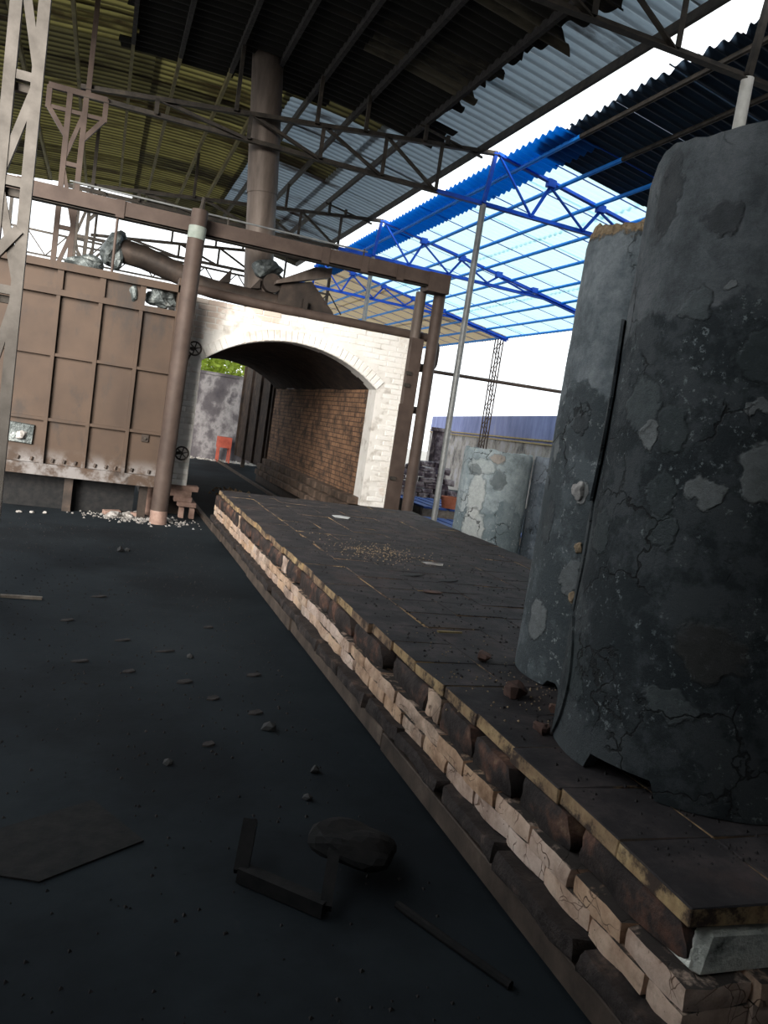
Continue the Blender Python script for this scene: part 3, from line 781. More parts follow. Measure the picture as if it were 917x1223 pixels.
for (xx, z) in ((.80, 2.42), (.80, 2.05), (.80, 1.72), (.80, 1.40), (.80, 1.0), (.80, .80)):
    MB().box(xx + .0, xx + .09, DY - .02, DY + .08, z, z + .035).build('hinge_lug', 'darksteel', door)
ins = place(lump_mesh('insulation_wad', .15, 'foil', 7, 3, .5), 'insulation_wad', (.60, DY + .16, 2.80), door, (0, 0, 0), (1.2, .7, .8))
place(lump_mesh('insulation_wad', .10, 'foil', 9, 3, .5), 'insulation_wad', (.25, DY + .10, 2.78), door, (0, 0, 0), (.7, .7, 1.1))
MB().tube([(-.02, DY + .08, 2.95), (-.02, DY + .08, 3.68)], .017, 8).build('hanger_rod', 'brownsteel', door)
for xx in (-2.2, -.3, .6): MB().box(xx, xx + .1, DY + .1, DY + .22, .001, .46).build('leg', 'duct', door)

MB().box(-2.45, .55, DY + .28, DY + .42, .001, .46).build('under_door_shade', 'coal', door)  # black box added to stand in for the shade beneath the door
# gantry frame: round post, beam, right hand posts
post = empty('gantry_post', (.87, 10.245, 0), 'round brown steel post at the edge of the kiln door', 'post')
MB().tube([(.85, 10.245, .16), (.90, 10.245, 3.55)], .105, 20).build('pipe', 'brownsteel', post)
MB().tube([(.85, 10.245, 0), (.85, 10.245, .17)], .107, 20).build('rusty_foot', 'rusty' if 'rusty' in MT else 'plinth', post)
MB().tube([(.90, 10.245, 3.55), (.905, 10.245, 3.70)], .108, 20).build('pale_band', 'paleband', post)
MB().tube([(.905, 10.245, 3.70), (.91, 10.245, 3.90)], .10, 20).build('pipe_cap', 'brownsteel', post)
MB().bar((.91, 10.245, 3.90), (.93, 10.245, 4.06), .03).build('spigot', 'darksteel', post)
beam = empty('gantry_beam', (1.5, 10.5, 3.66), 'long brown steel channel beam spanning above the kiln door and arch', 'beam')
MB().box(-4.5, 4.30, 10.47, 10.50, 3.66, 3.83).build('web', 'brownsteel', beam)
MB().box(-4.5, 4.30, 10.47, 10.62, 3.83, 3.855).build('flange', 'brownsteel', beam)
MB().box(-4.5, 4.30, 10.47, 10.62, 3.655, 3.68).build('flange', 'darksteel', beam)
for xx in (-1.15, -.05, 2.55, 3.10, 3.62): MB().box(xx, xx + .10, 10.455, 10.47, 3.65, 3.86).build('splice_plate', 'brownsteel', beam)
MB().box(4.10, 4.42, 10.45, 10.75, 3.60, 3.86).build('corner_box', 'brownsteel', beam)
rp = empty('channel_post', (4.12, 10.72, 0), 'wide brown channel post bolted along the kiln right pier', 'post')
MB().box(4.02, 4.24, 10.66, 10.70, .0, 2.0).build('channel', 'brownsteel', rp)
MB().box(4.06, 4.24, 10.66, 10.78, 2.0, 2.95).build('channel', 'brownsteel', rp)
MB().tube([(4.12, 10.74, 2.95), (4.12, 10.74, 3.60)], .075, 16).build('upper_pipe', 'chimney', rp)
for z in (.9, 2.25, 2.42): MB().box(4.03, 4.12, 10.63, 10.66, z, z + .05).build('bolt_clip', 'darksteel', rp)
rq = MB().tube([(4.39, 10.7, .0), (4.39, 10.7, 3.86)], .085, 18).build('gantry_post', 'brownsteel', org=(4.39, 10.7, 0))
tag(rq, 'round brown steel post right of the white kiln pier', 'post')

# ducts, gas pipe and flue on the kiln
duct = empty('flue_duct', (1.2, 11.3, 3.1), 'large scorched duct lying along the kiln top', 'duct')
MB().tube([(.02, 11.35, 3.42), (.35, 11.33, 3.38), (1.0, 11.3, 3.22)], .15, 20, radii=[.16, .155, .14]).build('inlet_run', 'duct', duct)
MB().tube([(.9, 11.3, 3.20), (1.3, 11.3, 3.15), (2.2, 11.3, 3.12)], .13, 20).build('main_run', 'duct', duct)
for (xx, s) in ((1.35, .16), (1.8, .12)):
    MB().add([(xx, 11.25, 3.26), (xx + s, 11.25, 3.28), (xx + s*1.0, 11.25, 3.26 + s*1.3), (xx, 11.35, 3.26), (xx + s, 11.35, 3.28), (xx + s, 11.35, 3.26 + s*1.3)], [(0,1,2),(3,5,4),(0,3,4,1),(1,4,5,2),(2,5,3,0)]).build('lug', 'duct', duct)
place(lump_mesh('foil_wrap', .21, 'foil', 21, 3, .4), 'foil_wrap', (-.02, 11.3, 3.40), duct, (0, .2, 0), (.62, .95, 1.12))
place(lump_mesh('foil_wrap', .2, 'foil', 23, 3, .35), 'foil_wrap', (-.32, 10.93, 3.08), duct, (0, 0, 0), (1.1, .7, .6))
hood = empty('kiln_hood', (2.65, 11.3, 3.0), 'dark sloping sheet metal hood beside the flue foot', 'hood')
MB().add([(2.15, 11.15, 3.0), (3.06, 11.15, 3.0), (2.98, 11.15, 3.14), (2.62, 11.15, 3.50), (2.2, 11.15, 3.40),
          (2.15, 11.6, 3.0), (3.06, 11.6, 3.0), (2.98, 11.6, 3.14), (2.62, 11.6, 3.50), (2.2, 11.6, 3.40)],
         [(0,4,3,2,1),(5,6,7,8,9),(0,1,6,5),(1,2,7,6),(2,3,8,7),(3,4,9,8),(4,0,5,9)]).build('cowl', 'duct', hood)
MB().add([(2.10, 11.05, 3.36), (2.86, 11.05, 3.60), (2.86, 11.05, 3.72), (2.62, 11.05, 3.69), (2.10, 11.05, 3.40),
          (2.10, 11.25, 3.36), (2.86, 11.25, 3.60), (2.86, 11.25, 3.72), (2.62, 11.25, 3.69), (2.10, 11.25, 3.40)],
         [(0,4,3,2,1),(5,6,7,8,9),(0,1,6,5),(1,2,7,6),(2,3,8,7),(3,4,9,8),(4,0,5,9)]).build('bent_plate', 'chimney', hood)
flue = empty('flue_stack', (1.95, 11.55, 3.0), 'tall round weathered flue rising from the kiln into the roof', 'flue')
MB().tube([(1.98, 11.55, 3.05), (1.92, 11.55, 3.6), (1.83, 11.55, 4.65)], .205, 24).build('lower_section', 'chimney', flue)
MB().tube([(1.835, 11.55, 4.6), (1.66, 11.55, 6.6)], .215, 24).build('upper_section', 'chimney', flue)
place(lump_mesh('foil_collar', .2, 'foil', 31, 3, .35), 'foil_collar', (2.0, 11.32, 3.55), flue, (0, 0, 0), (.9, .7, .7))
MB().tube([(2.08, 11.2, 3.38), (2.08, 11.40, 3.38)], .13, 18).build('damper_drum', 'duct', flue)
gas = empty('gas_pipe', (3, 10.98, 2.97), 'brown gas pipe lying along the kiln front top and bending down', 'pipe')
pts = [(.9, 11.0, 3.07), (2.0, 11.0, 3.03), (4.42, 11.0, 3.03)]
for k in range(1, 9):
    a = PI/2 * k / 8; pts.append((4.42 + .16*math.sin(a), 11.0, 2.87 + .16*math.cos(a)))
pts.append((4.58, 11.0, 2.72))
for k in range(1, 9):
    a = PI/2 * k / 8; pts.append((4.46 + .12*math.cos(a), 11.0, 2.70 - .12*math.sin(a)))
pts.append((4.22, 11.0, 2.58))
MB().tube(pts, .062, 14).build('pipe', 'brownsteel', gas)
MB().tube([(4.22, 10.98, 1.95), (4.52, 10.98, 1.95)], .055, 12).build('branch', 'brownsteel', gas)
MB().box(2.50, 2.56, 10.96, 11.1, 3.05, 3.22).build('saddle', 'duct', gas)
MB().tube([(-.6, 10.60, 3.97), (3.2, 10.60, 3.95)], .012, 8).build('stay_rod', 'galv', beam)
for xx in (-.55, 1.3, 3.15): MB().bar((xx, 10.60, 3.85), (xx, 10.60, 3.98), .02).build('rod_clip', 'darksteel', beam)

# hand wheels on the left pier
for (z, up) in ((2.27, 1), (.90, 0)):
    w = empty('hand_wheel', (1.08, 10.72, z), 'spoked clamping wheel high on the white pier' if up else 'spoked clamping wheel low on the white pier', 'hand wheel', 'clamping wheels')
    ring = [(1.08 + .085*math.cos(2*PI*k/24), 10.62, z + .085*math.sin(2*PI*k/24)) for k in range(25)]
    MB().tube(ring, .011, 8, cap=False).build('rim', 'duct', w)
    for k in range(3):
        a = PI*k/3 + .3
        MB().bar((1.08 - .08*math.cos(a), 10.62, z - .08*math.sin(a)), (1.08 + .08*math.cos(a), 10.62, z + .08*math.sin(a)), .014).build('spoke', 'duct', w)
    MB().tube([(1.08, 10.60, z), (1.08, 10.90, z)], .02, 10).build('stem', 'duct', w)
    MB().bar((.93, 10.68, z - .01), (1.08, 10.68, z), .035).build('bracket', 'duct', w)
    if up: MB().bar((1.05, 10.66, z - .06), (.98, 10.66, z - .24), .022).build('lever', 'duct', w)

# ------------------------------------------------------------------ kiln car
CX0, CX1, CY0, CY1, CZ = 1.44, 3.95, 1.33, 9.45, .60
car = empty('kiln_car', (2.7, 5.4, 0), 'long refractory brick kiln car with sooty tiled deck in front of the arch', 'kiln car')
MB().box(CX0 + .06, CX1 - .04, CY0 + .06, CY1 - .04, .20, .546).build('core', 'darkbrick', car)
tl = [brick_mesh('deck_tile', .305, .292, .052, 'tile', .004, .002, 80 + s) for s in range(5)]
ncx, ncy = 8, 27
tx, ty = (CX1 - CX0) / ncx, (CY1 - CY0) / ncy
for j in range(ncy):
    for i in range(ncx):
        dx = 0
        if i == 0: dx = U(-.022, .012)
        place(rng.choice(tl), 'deck_tile', (CX0 + tx*(i + .5) + dx, CY0 + ty*(j + .5) + U(-.002, .002), CZ - .026 + U(-.003, .003)), car,
              (U(-.008, .008), U(-.008, .008), U(-.012, .012) + (U(-.04, .04) if i == 0 else 0)), (1.024, 1.024, 1))
# second course: lumpy dark blocks on the long side, white fibre blocks on the end
db = [lumpy_block('side_block', .22, .30, .130, 'darkbrick', .020, 90 + s, rnd=.7) for s in range(5)]
pdb = [lumpy_block('pale_side_block', .20, .30, .125, 'palebrick', .012, 97, rnd=.3)]
yy = CY0 + .02; k = 0
while yy < CY1 - .1:
    L = U(.26, .52)
    if yy < 1.5: L = .5
    L = min(L, CY1 - yy)
    pale = k in (4, 11, 17)
    gap = k == 5
    if pale: L = .13
    dx = U(-.02, .02)
    place(rng.choice(pdb if pale else db), 'side_block', (CX0 + .105 - .035*(yy - 1.3)/8 + dx*.6 + (.01 if pale else 0), yy + L/2, .484), car, (U(-.015, .015), U(-.04, .04), U(-.015, .015)), (1, L/.30*1.01, U(.9, 1.0)))
    yy += L + (.12 if gap else .006); k += 1
wb_ = [brick_mesh('end_block', .58, .20, .135, 'chalk', .02, .012, 100 + s) for s in range(2)]
xx = CX0 + .03
for i in range(4):
    place(wb_[i % 2], 'end_block', (xx + .30, CY0 + .105, .475), car, (0, 0, U(-.02, .02)), (1.04, 1, 1)); xx += .615
# third and fourth: thin pale bricks
pm = [lumpy_block('pale_brick', .20, .238, .060, 'palebrick', .010, 110 + s, 2, .25) for s in range(5)]
for (z, off) in ((.391, 0), (.330, .11)):
    yy = CY0 - .03 + off * 0
    first = True
    while yy < CY1 - .05:
        L = .238
        if first and off: L = .13
        first = False
        L = min(L, CY1 - yy)
        place(rng.choice(pm), 'pale_brick', (CX0 + .075 + U(-.008, .008), yy + L/2, z), car, (U(-.015, .015), U(-.03, .03), U(-.03, .03)), (1, L/.238, 1.02))
        yy += L + .005
    xx = CX0 + .17
    while xx < CX1 - .1:
        place(rng.choice(pm), 'pale_brick', (xx + .125, CY0 + .06 + U(-.01, .01), z), car, (0, 0, PI/2 + U(-.03, .03)), (1, 1, 1.02)); xx += .262 if z > .35 else .25
# soot caked ledge and steel frame
lm = [lumpy_block('ledge_block', .26, .42, .062, 'ledge', .022, 120 + s, 3, .4) for s in range(4)]
yy = CY0 - .08
while yy < CY1:
    L = min(U(.32, .52), CY1 + .03 - yy)
    if L < .08: break
    place(rng.choice(lm), 'ledge_block', (CX0 + .05 + U(-.012, .012), yy + L/2, .266), car, (0, U(-.03, .03), U(-.02, .02)), (1, L/.42, 1)); yy += L + .004
for i in range(5): place(lm[i % 4], 'ledge_block', (CX0 + .35 + i*.5, CY0 + .02, .266), car, (0, 0, PI/2), (1, 1.18, 1))
for i, (y0, y1) in enumerate(((1.36, 3.28), (3.31, 5.20), (5.23, 6.95), (6.99, 8.55), (8.60, 9.42))):
    MB().box(CX0 - .045 + .010*(i % 2), CX0 + .03, y0, y1, .118, .205).build('side_channel', 'carsteel', car, bevel=.004)
    MB().box(CX1 - .05, CX1, y0, y1, .118, .205).build('side_channel', 'carsteel', car)
for yy in (1.36, 4.0, 6.7, 9.34): MB().box(CX0 + .03, CX1 - .05, yy, yy + .08, .12, .20).build('cross_member', 'carsteel', car)
for yy in (2.3, 4.5, 6.5, 8.6):
    for xx in (1.75, 3.65): MB().tube([(xx - .04, yy, .095), (xx + .04, yy, .095)], .094, 18).build('wheel', 'darksteel', car)

# bits lying on the deck
cm = [brick_mesh('brick_chunk', .075, .055, .045, 'redchunk', .012, .012, 130 + s) for s in range(3)]
CH = [(1.80, 3.17, .8, 1.0), (1.72, 2.72, .3, 1.1), (1.93, 2.66, 1.2, .9), (2.02, 2.92, .5, .9), (1.62, 2.36, 2, .7), (1.80, 2.55, 2.4, .55)]
for i, (xx, yy, r, s) in enumerate(CH):
    o = place(cm[i % 3], 'brick_chunk', (xx, yy, CZ + .024*s + .002), None, (0, 0, r), (s, s, s))
    tag(o, 'small broken brick chunk lying on the sooty deck near the tubes', 'brick chunk', 'brick chunks on the deck')
def scrap(name, cx, cy, z, pts, mat, label, cat, t=.004, group=None, tilt=0):
    b = MB(); n = len(pts)
    lo = [(cx + p[0], cy + p[1], z + tilt * p[0]) for p in pts]; hi = [(p[0], p[1], p[2] + t) for p in lo]
    b.add(lo + hi, [tuple(range(n-1, -1, -1)), tuple(range(n, 2*n))] + [(i, (i+1) % n, n + (i+1) % n, n + i) for i in range(n)])
    o = b.build(name, mat, org=(cx, cy, z)); return tag(o, label, cat, group)
scrap('paper_scrap', 2.55, 8.05, .604, [(-.09, -.10), (.05, -.12), (.12, .02), (.02, .10), (-.08, .05)], 'paper', 'torn white paper scrap on the far end of the deck', 'paper')
scrap('plaster_flake', 2.62, 5.65, .604, [(-.08, -.05), (.05, -.06), (.09, .02), (.0, .06), (-.09, .03)], 'ash', 'flat pale plaster flake on the middle of the deck', 'flake')
scrap('plaster_flake', 2.15, 4.6, .604, [(-.07, -.03), (.05, -.04), (.07, .02), (-.05, .04)], 'redchunk', 'brownish flat flake near the deck left edge', 'flake')
scrap('wood_splinter', 1.83, 3.62, .606, [(-.07, -.012), (.07, -.004), (.07, .004), (-.07, .010)], 'ochre', 'yellow wood splinter lying on the deck', 'splinter', .008)
for i, (xx, yy, L) in enumerate(((2.2, 5.1, .20), (2.45, 5.0, .14), (1.95, 7.0, .12))):
    scrap('scale_flake', xx, yy, .604, [(-L/2, -.02), (0, -.035), (L/2, -.01), (L/3, .03), (-L/3, .02)], 'flake', 'curled black scale flake on the deck middle', 'flake', .006, 'black flakes on the deck', .1)
# crumbs: uncountable
def crumbs(name, n, area, z, smin, smax, mat, label, seed, cat):
    r = random.Random(seed); b = MB()
    for _ in range(n):
        xx, yy = area(r); s = r.uniform(smin, smax)
        vs = [(xx + s*r.uniform(.6, 1.2)*dx, yy + s*r.uniform(.6, 1.2)*dy, z + s*dz) for dx, dy, dz in ((1,0,0),(-.5,.87,0),(-.5,-.87,0),(0,0,.9))]
        b.add(vs, [(0,1,3),(1,2,3),(2,0,3),(2,1,0)])
    o = b.build(name, mat); return tag(o, label, cat, None, 'stuff')
crumbs('soot_crumbs', 2600, lambda r: (1.5 + 2.3*r.random(), 1.5 + 7.4*r.random()**1.6), .60, .003, .011, 'soot', 'black soot crumbs scattered over the car deck', 5, 'crumbs')
crumbs('tan_crumbs', 420, lambda r: (r.gauss(2.0, .25), r.gauss(2.75, .35)), .60, .002, .008, 'tan', 'tan brick crumbs on the deck by the tubes', 6, 'crumbs')
crumbs('pale_grit', 420, lambda r: (r.gauss(2.25, .22), r.gauss(6.0, .25)), .60, .003, .010, 'tan', 'pale grit scattered across the deck middle', 8, 'grit')

# ------------------------------------------------------------------ tube saggars
def tube_saggar(name, cx, cy, z0, R, Hh, mat, label, group, rim=.01, notch=None, seed=1, rimmat=None, dent=.006, th=.05):
    root = empty(name, (cx, cy, z0), label, 'tube', group)
    nt, nz = 120, 30; vs = []; fs = []
    off = Vector((seed * 5.1, 0, 0))
    def ztop(a): return z0 + Hh + rim * (noise.noise(Vector((math.cos(a)*2.2, math.sin(a)*2.2, seed))) * 1.3 + .5 * noise.noise(Vector((math.cos(a)*9, math.sin(a)*9, seed))))
    def zbot(a):
        d = math.degrees(a) % 360
        if notch:
            for n0, n1, h in notch:
                if n0 <= d <= n1: return z0 + h
        return z0 + .006 * max(0, noise.noise(Vector((math.cos(a)*5, math.sin(a)*5, seed + 3))))
    def rad(a, z): return R + dent * noise.noise(Vector((math.cos(a)*1.8, math.sin(a)*1.8, z*1.5)) + off) + .002 * noise.noise(Vector((math.cos(a)*9, math.sin(a)*9, z*9)) + off)
    for j in range(nz + 1):
        for i in range(nt):
            a = 2*PI*i/nt; zb, ztp = zbot(a), ztop(a)
            f = j / nz
            z = zb + (ztp - zb) * f
            r = rad(a, z)
            if j == nz: r -= .012
            vs.append((cx + r*math.cos(a), cy + r*math.sin(a), z))
    for j in range(nz):
        for i in range(nt):
            fs.append((j*nt+i, j*nt+(i+1)%nt, (j+1)*nt+(i+1)%nt, (j+1)*nt+i))
    b = MB(); b.smooth = True; b.add(vs, fs)
    vi = []
    for f in (0, 1):
        for i in range(nt):
            a = 2*PI*i/nt; zb, ztp = zbot(a), ztop(a)
            vi.append((cx + (R - th)*math.cos(a), cy + (R - th)*math.sin(a), zb + (ztp - zb)*f))
    base = len(b.v); b.v += [Vector(v) for v in vi]
    for i in range(nt):
        k = (i + 1) % nt
        b.f.append([base + i, base + nt + i, base + nt + k, base + k])
        b.f.append([i, base + i, base + k, k])
        if rimmat is None: b.f.append([nz*nt + i, nz*nt + k, base + nt + k, base + nt + i])
    b.build('wall', mat, root)
    if rimmat:
        rb = MB(); rb.smooth = False
        for i in range(nt):
            a = 2*PI*i/nt; zt_ = ztop(a)
            for r in (R - .012 + rad(a, zt_) - R, R - th/2, R - th):
                rb.v.append(Vector((cx + r*math.cos(a), cy + r*math.sin(a), zt_ + (.02 * (noise.noise(Vector((i*.9, seed, 0))) + .4) if r == R - th/2 else 0))))
        for i in range(nt):
            k = (i + 1) % nt
            for q in (0, 1): rb.f.append([i*3+q, k*3+q, k*3+q+1, i*3+q+1])
        rb.build('broken_rim', rimmat, root)
    return root

def shell_flake(root, cx, cy, R, a0_, a1_, z0_, z1_, lift0, lift1, mat, name='shell_flake', t=.010):
    """A curved scab standing off the tube wall, lifted more on one side."""
    b = MB(); b.smooth = True; n, mz = 8, 10
    vs = []
    for layer in (0, 1):
        for j in range(mz + 1):
            f = j / mz; w = math.sin(PI * min(.98, max(.02, f))) ** .5
            for i in range(n + 1):
                g = i / n
                a = math.radians((a0_ + a1_)/2 + (a1_ - a0_)*(g - .5)*w)
                r = R + lift0 + (lift1 - lift0)*g + t*layer
                vs.append((cx + r*math.cos(a), cy + r*math.sin(a), z0_ + (z1_ - z0_)*f))
    q = (n + 1)*(mz + 1); fs = []
    for j in range(mz):
        for i in range(n):
            k = j*(n+1)+i
            fs.append((q+k, q+k+1, q+k+n+2, q+k+n+1)); fs.append((k, k+n+1, k+n+2, k+1))
    for i in range(n):
        fs.append((i, i+1, q+i+1, q+i)); k = mz*(n+1)+i; fs.append((k, q+k, q+k+1, k+1))
    for j in range(mz):
        k = j*(n+1); fs.append((k, q+k, q+k+n+1, k+n+1)); k += n; fs.append((k, k+n+1, q+k+n+1, q+k))
    b.add(vs, fs); return b.build(name, mat, root)

GT = 'tall tube saggars'
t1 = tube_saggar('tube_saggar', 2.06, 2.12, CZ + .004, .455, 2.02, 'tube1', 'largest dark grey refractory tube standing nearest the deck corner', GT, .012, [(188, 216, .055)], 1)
shell_flake(t1, 2.06, 2.12, .455, 136, 156, 1.46, 2.10, -.006, .006, 'tube1')
shell_flake(t1, 2.06, 2.12, .455, 132, 152, 1.05, 1.50, .004, -.006, 'tube1')
shell_flake(t1, 2.06, 2.12, .455, 138, 166, .62, 1.05, -.006, .002, 'tube1')
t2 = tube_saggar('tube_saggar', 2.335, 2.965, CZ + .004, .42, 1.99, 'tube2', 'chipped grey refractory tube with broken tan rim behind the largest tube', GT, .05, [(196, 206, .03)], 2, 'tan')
for (z, s, a) in ((1.47, 1.0, 196), (1.23, .6, 203), (1.02, .7, 205)):
    aa = math.radians(a)
    place(lump_mesh('crust_lump', .035, 'ash' if s == 1 else 'tan', int(z*10), 2, .3), 'crust_lump', (2.335 + .42*math.cos(aa), 2.965 + .42*math.sin(aa), z), t2, (0, 0, 0), (.6*s, s, 1.1*s))
tube_saggar('tube_saggar', 4.50, 8.38, .004, .41, 1.545, 'tube3', 'short pale blotched tube standing on the floor beyond the car deck', 'short tubes beyond the car', .02, None, 3)
tube_saggar('tube_saggar', 5.34, 8.16, .004, .41, 1.545, 'tube4', 'short blue grey tube standing right of the pale blotched tube', 'short tubes beyond the car', .02, None, 4)

# ------------------------------------------------------------------ background right: rubble, pallets, pot
pal = empty('pallet', (6.6, 14.3, 0), 'blue slatted pallet lying on the floor beyond the kiln posts', 'pallet', 'blue pallets')
for i in range(7): MB().box(5.7 + i*.26, 5.9 + i*.26, 13.1, 15.0, .30, .335).build('slat', 'bluepallet', pal)
for yy in (13.15, 14.0, 14.85): MB().box(5.7, 7.48, yy, yy + .1, .0, .30).build('stringer', 'woodgrey', pal)
pal2 = empty('pallet', (6.35, 12.3, 0), 'lower blue pallet with grey stringers nearest the bare pole', 'pallet', 'blue pallets')
for i in range(6): MB().box(5.55 + i*.27, 5.76 + i*.27, 11.6, 12.9, .14, .175).build('slat', 'bluepallet', pal2)
for yy in (11.62, 12.2, 12.8): MB().box(5.5, 7.15, yy, yy + .1, .0, .14).build('stringer', 'woodgrey', pal2)
pot = empty('clay_pot', (6.3, 13.3, .335), 'round terracotta pot sitting on the blue pallet', 'pot')
n = 24; b = MB(); b.smooth = True; pr = [(0, .0), (.15, .0), (.17, .10), (.185, .21), (.165, .21), (.15, .10), (.13, .03), (0, .03)]
vs_ = [(6.3 + r*math.cos(2*PI*k/n), 13.3 + r*math.sin(2*PI*k/n), .335 + h) for r, h in pr for k in range(n)]
b.add(vs_, [(j*n+k, j*n+(k+1) % n, (j+1)*n+(k+1) % n, (j+1)*n+k) for j in range(len(pr)-1) for k in range(n)]); b.build('bowl', 'clay', pot)
rb_ = [brick_mesh('rubble_brick', .26, .16, .11, 'rubble', .015, .02, 140 + s) for s in range(5)]
rr = random.Random(4)
for lv in range(9):
    nx_ = 7 - lv // 2
    for i in range(nx_):
        o = place(rr.choice(rb_), 'rubble_brick', (5.75 + i*.275 + lv*.10 + rr.uniform(-.02, .02), 15.75 + rr.uniform(-.05, .05) + .02*lv, .06 + lv*.118), None, (rr.uniform(-.06, .06), rr.uniform(-.05, .05), rr.uniform(-.1, .1)))
        tag(o, 'whitened old brick in the rough pile behind the blue pallets', 'brick', 'old bricks in the rough pile')
sp = empty('brick_pier', (7.6, 17.2, 0), 'dark old brick pier standing behind the rough brick pile', 'pier')
MB().box(7.45, 7.75, 17, 17.3, 0, 1.75).build('shaft', 'rubble', sp); MB().box(7.42, 7.78, 16.97, 17.33, 1.75, 1.83).build('cap', 'rubble', sp)

# things by the back wall, seen through the kiln
bx = empty('red_crate', (3.45, 22.7, 0), 'small red tin crate by the soot streaked wall seen through the kiln', 'crate')
MB().box(3.25, 3.62, 22.5, 22.9, .42, .72).build('box', 'redpaint', bx)
for (xx, yy) in ((3.27, 22.52), (3.58, 22.52), (3.27, 22.86), (3.58, 22.86)): MB().box(xx, xx + .04, yy, yy + .04, 0, .42).build('leg', 'redpaint', bx)
crumbs('wall_foot_debris', 260, lambda r: (r.uniform(1.5, 5), 23.0 + r.uniform(-.35, .12)), 0, .02, .07, 'ash', 'pale debris along the foot of the back wall', 9, 'debris')
crumbs('kiln_floor_debris', 160, lambda r: (r.gauss(2.55, .18), r.gauss(14.6, .35)), 0, .02, .07, 'tan', 'tan debris heap on the kiln floor', 19, 'debris')

# trees beyond the wall
def tree(cx, cy, hh, rad, seed, label):
    t = empty('tree', (cx, cy, -.3), label, 'tree', 'trees beyond the walls')
    r = random.Random(seed)
    MB().tube([(cx, cy, -.3), (cx + .1, cy, hh*.4), (cx - .05, cy + .1, hh*.75)], .12, 10, radii=[.16, .12, .06]).build('trunk', 'bark', t)
    b = MB()
    for _ in range(2600):
        d = Vector((r.gauss(0, 1), r.gauss(0, 1), r.gauss(0, 1))).normalized() * rad * r.random() ** .4
        p = Vector((cx, cy, hh*.68)) + Vector((d.x, d.y, d.z * .75)); s = r.uniform(.08, .17)
        u = Vector((r.gauss(0, 1), r.gauss(0, 1), r.gauss(0, .6))).normalized(); w = u.cross(Vector((r.gauss(0, 1), r.gauss(0, 1), 1))).normalized()
        b.add([p - u*s, p + w*s*.45, p + u*s, p - w*s*.45], [(0, 1, 2, 3)])
    b.build('foliage', 'leaf', t, kind='stuff')
tree(3.6, 27.5, 4.0, 1.7, 1, 'leafy tree showing over the soot streaked wall through the kiln')
tree(.2, 30.5, 4.6, 1.5, 2, 'leafy tree behind the kiln door seen above it')
tree(-3.0, 29.5, 4.4, 1.3, 3, 'pale leafy tree far behind the lattice columns')

# ------------------------------------------------------------------ floor details
sc1 = scrap('floor_sheet', .08, 2.82, .002, [(-.33, .02), (.06, .26), (.235, -.05), (-.10, -.27), (-.42, -.15)], 'coal', 'flat dark sheet lying on the black floor', 'sheet', .006)
tag(MB().tube([(1.12, 2.28, .018), (1.22, 2.08, .016), (1.33, 1.86, .016)], .014, 8).build('iron_rod', 'coal', org=(1.22, 2.08, 0)), 'thin dark rod lying on the floor beside the car', 'rod')
bo = empty('broken_stool', (.85, 2.42, 0), 'broken dark wooden frame lying tipped on the black floor', 'frame')
MB().bar((.62, 2.50, .03), (.86, 2.27, .03), .05).build('rail', 'coal', bo); MB().bar((.86, 2.27, .03), (.93, 2.45, .16), .04).build('rail', 'coal', bo)
MB().bar((.62, 2.50, .03), (.66, 2.62, .15), .05).build('leg', 'coal', bo)
place(lump_mesh('seat_pad', .13, 'coal', 41, 3, .2, .4), 'seat_pad', (1.02, 2.50, .11), bo, (.1, .25, .3), (1.4, 1, 1))
fl_ = [(-.38, 6.12, .28, .03), (.30, 5.2, .10, .04), (.55, 5.0, .13, .03), (.05, 4.75, .10, .04), (.62, 4.45, .09, .06), (.32, 4.6, .07, .05), (.95, 4.0, .08, .06), (.75, 4.2, .07, .06), (1.05, 4.6, .09, .05), (-.05, 5.6, .09, .05), (.15, 6.3, .12, .05), (.65, 3.6, .06, .05), (.9, 5.6, .07, .05)]
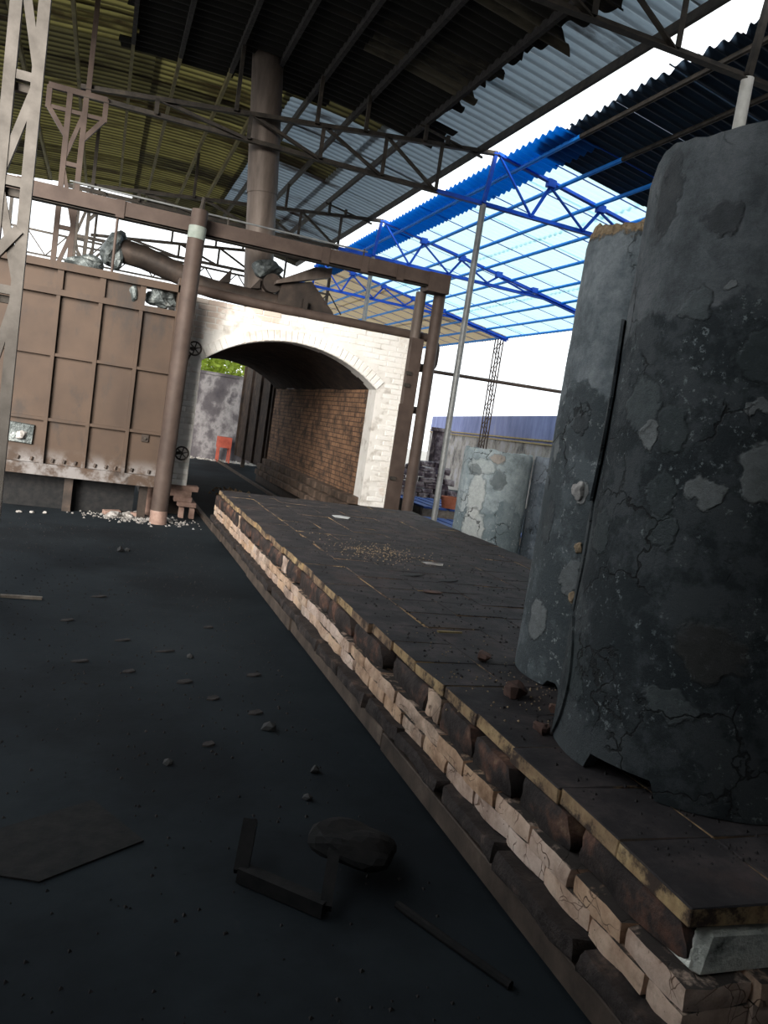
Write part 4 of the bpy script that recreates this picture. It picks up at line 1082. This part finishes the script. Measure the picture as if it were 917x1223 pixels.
for i, (xx, yy, L, w) in enumerate(fl_):
    if i == 0: scrap('wood_strip', xx, yy, .002, [(-L/2, -w/2), (L/2, -w/2), (L/2, w/2), (-L/2, w/2)], 'woodgrey', 'narrow grey wooden strip lying on the floor', 'strip', .02)
    else: scrap('floor_flake', xx, yy, .002, [(-L/2, -w/3), (0, -w/2), (L/2, -w/5), (L/3, w/2), (-L/3, w/3)], 'soot', 'thin dark flake lying on the open black floor', 'flake', .008, 'flakes on the floor', .12)
lm_ = [lump_mesh('stone', .04, 'flake', 60 + s, 1, .35, .7) for s in range(3)]
for i, (xx, yy, s) in enumerate(((.98, 3.78, 1.0), (.35, 8.2, 1.1), (.42, 8.25, .8), (.7, 4.9, .6), (1.1, 3.3, .7), (.45, 3.4, .6), (1.0, 3.05, .6))):
    tag(place(lm_[i % 3], 'stone', (xx, yy, .018*s), None, (0, 0, i), (s, s, s)), 'small dark stone on the open black floor', 'stone', 'stones on the floor')
crumbs('floor_grit', 1500, lambda r: (r.uniform(-.8, 1.3), 1.2 + 8.5*r.random()), 0, .003, .012, 'soot', 'black grit scattered over the floor', 12, 'grit')
am = [lump_mesh('ash_lump', .06, 'ash', 70 + s, 2, .4, .6) for s in range(4)]
for i in range(14):
    xx, yy, s = (U(.30, .70), U(10.45, 10.75), U(.5, 1.2))
    if i in (0, 1, 2): xx, yy, s = (-.75 + .14*i, 10.1 + .05*i, .42)
    tag(place(am[i % 4], 'ash_lump', (xx, yy, .025*s), None, (0, 0, i*1.1), (s*1.3, s, s)), 'crumbly pale ash lump on the floor under the brown door', 'ash lump', 'ash lumps under the door')
crumbs('ash_grit', 500, lambda r: (r.gauss(.6, .3), r.gauss(10.5, .18)), 0, .006, .03, 'ash', 'pale ash grit under the brown door', 14, 'grit')
wbk = [brick_mesh('loose_brick', .22, .10, .06, 'plinth', .008, .006, 150)]
for (xx, yy, r) in ((.30, 10.62, .3), (.58, 10.6, -.2)):
    tag(place(wbk[0], 'loose_brick', (xx, yy, .031), None, (0, 0, r)), 'loose orange brick lying among ash under the brown door', 'brick', 'loose bricks under the door')
